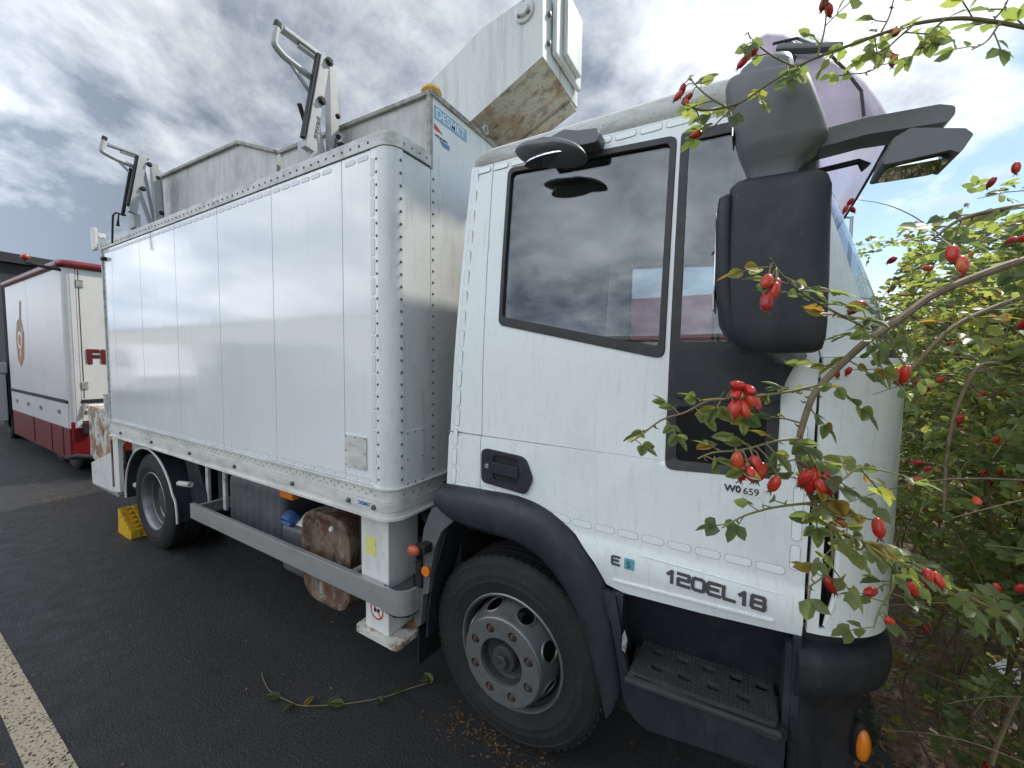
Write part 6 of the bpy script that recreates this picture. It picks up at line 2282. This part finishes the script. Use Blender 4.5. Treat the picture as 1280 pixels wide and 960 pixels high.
mass_near = Mass()
spec = dict(main=(0.0065, 0.003, 12), low=(0.003, 0.005, 8), top=(0.0035, 0.0022, 10), mid=(0.005, 0.003, 7), mid2=(0.004, 0.002, 5), mid3=(0.0045, 0.003, 7))
for key, pts in BR.items():
    sp_ = smooth(pts, max(8, len(pts) * 4))
    r0, r1, nth = spec.get(key, (0.0019, 0.0010, 4))
    n = len(sp_)
    thick = key in ('main', 'mid', 'mid2', 'mid3')
    stem_bm = b_m = new()
    tube(b_m, sp_, [r0 + (r1 - r0) * i / (n - 1) for i in range(n)], 8)
    thorns(b_m, sp_, r0, nth)
    L = sum((b_ - a).length for a, b_ in zip(sp_, sp_[1:]))
    top = key.startswith('t')
    step = 0.020 if not top else 0.04
    if key in ('main', 'mid', 'mid2', 'mid3'):
        step = 0.026
    if key in ('b2', 'b3', 'b5'):
        step = 0.021
    k = 0
    d_acc = step * 0.6
    acc = 0.0
    sgn = 1
    for a, b_ in zip(sp_, sp_[1:]):
        seg = (b_ - a).length
        while acc + seg >= d_acc:
            p = a.lerp(b_, (d_acc - acc) / seg)
            t = (b_ - a).normalized()
            sgn = -sgn
            lat = t.cross(Vector((0, -0.5, 1))).normalized() * sgn
            d = (t * 0.5 + lat * 0.8 + Vector((0, 0, 0.1)) + rv(0.5)).normalized()
            # keep leaflets from growing straight at the lens
            d.y = max(d.y, -0.25)
            small = key in ('b2', 'b3', 'b5', 'b6', 'b7')
            LL = (0.024 if small else 0.027) * random.uniform(.85, 1.15)
            if top:
                LL = 0.033 * random.uniform(.8, 1.1)
            nn = random.choice((1, 1, 2)) if small else random.choice((2, 2, 3))
            if top:
                nn = random.choice((1, 2, 2))
            if nleaf[0] < 296 - 2 * nn - 1:
                compound(stem_bm, rose, p, d, nn, LL)
            else:
                compound(stem_bm, rose, p, d, nn, LL, mass_near)
            d_acc += step * random.uniform(.8, 1.2)
        acc += seg
    obj('cane' if thick else 'stem', b_m, 'cane' if thick else 'stem', rose)
allp = []
for pts in BR.values():
    allp += smooth(pts, 40)
for h in HIPS:
    h = Vector(h)
    near = min(allp, key=lambda q: (q - h).length + (0.02 if q.z < h.z else 0))
    dist = (near - h).length
    d = (h - near)
    d = (d.normalized() if d.length > 0.004 else Vector((0, 0, -1))) * 0.6 + Vector((-0.25, 0, -0.55)) + rv(0.35)
    d.normalize()
    size = 0.0195
    put_hip(rose, h, d, size)
    st = h - d * size * 0.5
    if dist < 0.16:
        stem_bm = new()
        midp = (st + near) / 2 + Vector((0, 0, 0.006))
        tube(stem_bm, [near, midp, st], [0.0011, 0.0010, 0.0012], 5, caps=False)
        obj('hip_stalk', stem_bm, 'stem', rose)
# canes that carry the arching branches up from the ground
for base, tip in (((1.05, 1.25, 0), BR['main'][0]), ((0.95, 1.55, 0), BR['top'][0]), ((0.9, 1.3, 0), BR['low'][-1]), ((1.1, 1.2, 0), BR['mid'][0]), ((1.05, 1.1, 0), BR['mid2'][0]), ((1.15, 1.45, 0), BR['mid3'][0])):
    b0, t0 = Vector(base), Vector(tip)
    cane_bm = new()
    m1 = Vector((base[0] + 0.08, base[1], t0.z * 0.55))
    tube(cane_bm, smooth([b0, m1, (m1 + t0) / 2 + Vector((0.10, 0, 0.22)), t0], 20), [0.008 - 0.003 * i / 20 for i in range(21)], 8)
    obj('cane', cane_bm, 'cane', rose)

# the thicket behind: bushes one behind the other along the verge
def thicket(root, bases, zmin, zmax, seed, Lf, dens, reach, nh):
    random.seed(seed)
    mass = Mass()
    cb = new()
    hp = []
    for (bx, by) in bases:
        h = random.uniform(zmin, zmax)
        ang = random.uniform(0, 6.28)
        dx, dy = math.cos(ang) * reach * random.uniform(.3, 1), math.sin(ang) * reach * random.uniform(.3, 1)
        wx, wy = random.uniform(-.16, .16), random.uniform(-.16, .16)
        pts = smooth([(bx, by, 0), (bx + dx * .05 + wx, by + dy * .05 + wy, h * 0.28), (bx + dx * .15 - wx * .5, by + dy * .15 - wy * .5, h * 0.6), (bx + dx * .5, by + dy * .5, h * 0.9), (bx + dx * 0.85, by + dy * 0.85, h), (bx + dx * 1.3, by + dy * 1.3, h * 0.86)], 26)
        tube(cb, pts, [0.0065 - 0.005 * i / 26 for i in range(27)], 5, caps=False)
        for i in range(2, 27, 1):
            if random.random() < dens[0]:
                p = pts[i]
                d = rv()
                d.z = d.z * 0.6 + 0.15
                tw = smooth([p, p + d * 0.14, p + d * 0.25 + Vector((0, 0, -0.03)), p + d * 0.36 + Vector((0, 0, -0.09))], 8)
                tube(cb, tw, [0.0028 - 0.002 * k / 8 for k in range(9)], 4, caps=False)
                for q in tw[1:]:
                    if random.random() > min(1.0, 0.13 + (max(0.0, q.z) / 1.45) ** 2.2):
                        continue
                    for _ in range(dens[1]):
                        if q.x > 0.47:
                            compound(None, root, q, rv() + Vector((0, 0, 0.2)), random.choice((1, 2)), Lf * random.uniform(.8, 1.2), mass)
                if random.random() < 0.35:
                    hp.append(tw[-1].copy())
            elif random.random() < 0.6 * max(0, min(1, pts[i].z)):
                if pts[i].x > 0.47:
                    compound(None, root, pts[i], rv(), 2, Lf, mass)
    random.shuffle(hp)
    for p in hp[:nh]:
        for _ in range(random.choice((1, 1, 2, 3))):
            put_hip(root, p + rv(0.018) + Vector((0, 0, -0.02)), (rv(0.4) + Vector((0, 0, -0.8))), 0.021)
    obj('canes', cb, 'cane', root)
    mass.build('foliage', 'leaf_stuff', root)
mass_near.build('foliage', 'leaf_stuff', rose)
rb2 = thing('rose_bush', (1.0, 2.2, 0), 'rose bush thick with hips beside the front bumper of the truck', 'bush', 'rose bushes along the verge')
random.seed(11)
thicket(rb2, [(random.uniform(0.72, 1.25), random.uniform(1.3, 2.6)) for _ in range(26)], 1.1, 2.15, 21, 0.028, (0.7, 2), 0.55, 34)
rb5 = thing('rose_bush', (1.0, 1.6, 0), 'tall leafy rose bush at the right edge rising above the arching cane', 'bush', 'rose bushes along the verge')
random.seed(14)
thicket(rb5, [(random.uniform(0.72, 1.15), random.uniform(1.45, 2.3)) for _ in range(24)], 1.7, 2.25, 24, 0.027, (0.65, 2), 0.5, 26)
rb3 = thing('rose_bush', (1.4, 3.6, 0), 'taller sprawling rose bush further back in front of the truck', 'bush', 'rose bushes along the verge')
random.seed(12)
thicket(rb3, [(random.uniform(0.95, 2.0), random.uniform(2.7, 4.4)) for _ in range(30)], 1.2, 2.6, 22, 0.036, (0.75, 2), 0.7, 60)
rb4 = thing('rose_bush', (2.2, 5.6, 0), 'rearmost rose bush showing as a low green mass to the horizon', 'bush', 'rose bushes along the verge')
random.seed(13)
thicket(rb4, [(random.uniform(1.2, 3.0), random.uniform(4.6, 6.8)) for _ in range(28)], 1.2, 2.4, 23, 0.055, (0.7, 2), 0.8, 20)
# leaves of the runner on the asphalt
random.seed(5)
for i in (13, 17, 20, 23, 25, 29, 33, 37, 39, 40):
    p = run[i]
    a = random.uniform(0, 6.28)
    put_leaf(rn, p, Vector((math.cos(a), math.sin(a), 0.35)), Vector((random.uniform(-.5, .5), random.uniform(-.5, .5), 1)), random.uniform(0.055, 0.075))
# scraps of white plastic caught under the bushes
random.seed(3)
for (x, y, z, s), lab_ in zip(((1.26, 3.15, 0.10, 0.13), (1.45, 3.45, 0.12, 0.16), (1.25, 3.9, 0.16, 0.10)), ('nearest white plastic scrap on the leaf litter under the roses', 'largest crumpled white plastic scrap under the roses', 'farthest and smallest white plastic scrap under the roses')):
    bm = new()
    g = [[bm.verts.new((x + s * (i / 3 - .5) + random.uniform(-.02, .02), y + s * 1.3 * (j / 3 - .5), z + random.uniform(-.025, .025))) for i in range(4)] for j in range(4)]
    for j in range(3):
        for i in range(3):
            face(bm, (g[j][i], g[j][i + 1], g[j + 1][i + 1], g[j + 1][i]))
    o = obj('plastic_scrap', bm, 'litter')
    tag(o, lab_, 'litter', 'white plastic scraps under the bushes')
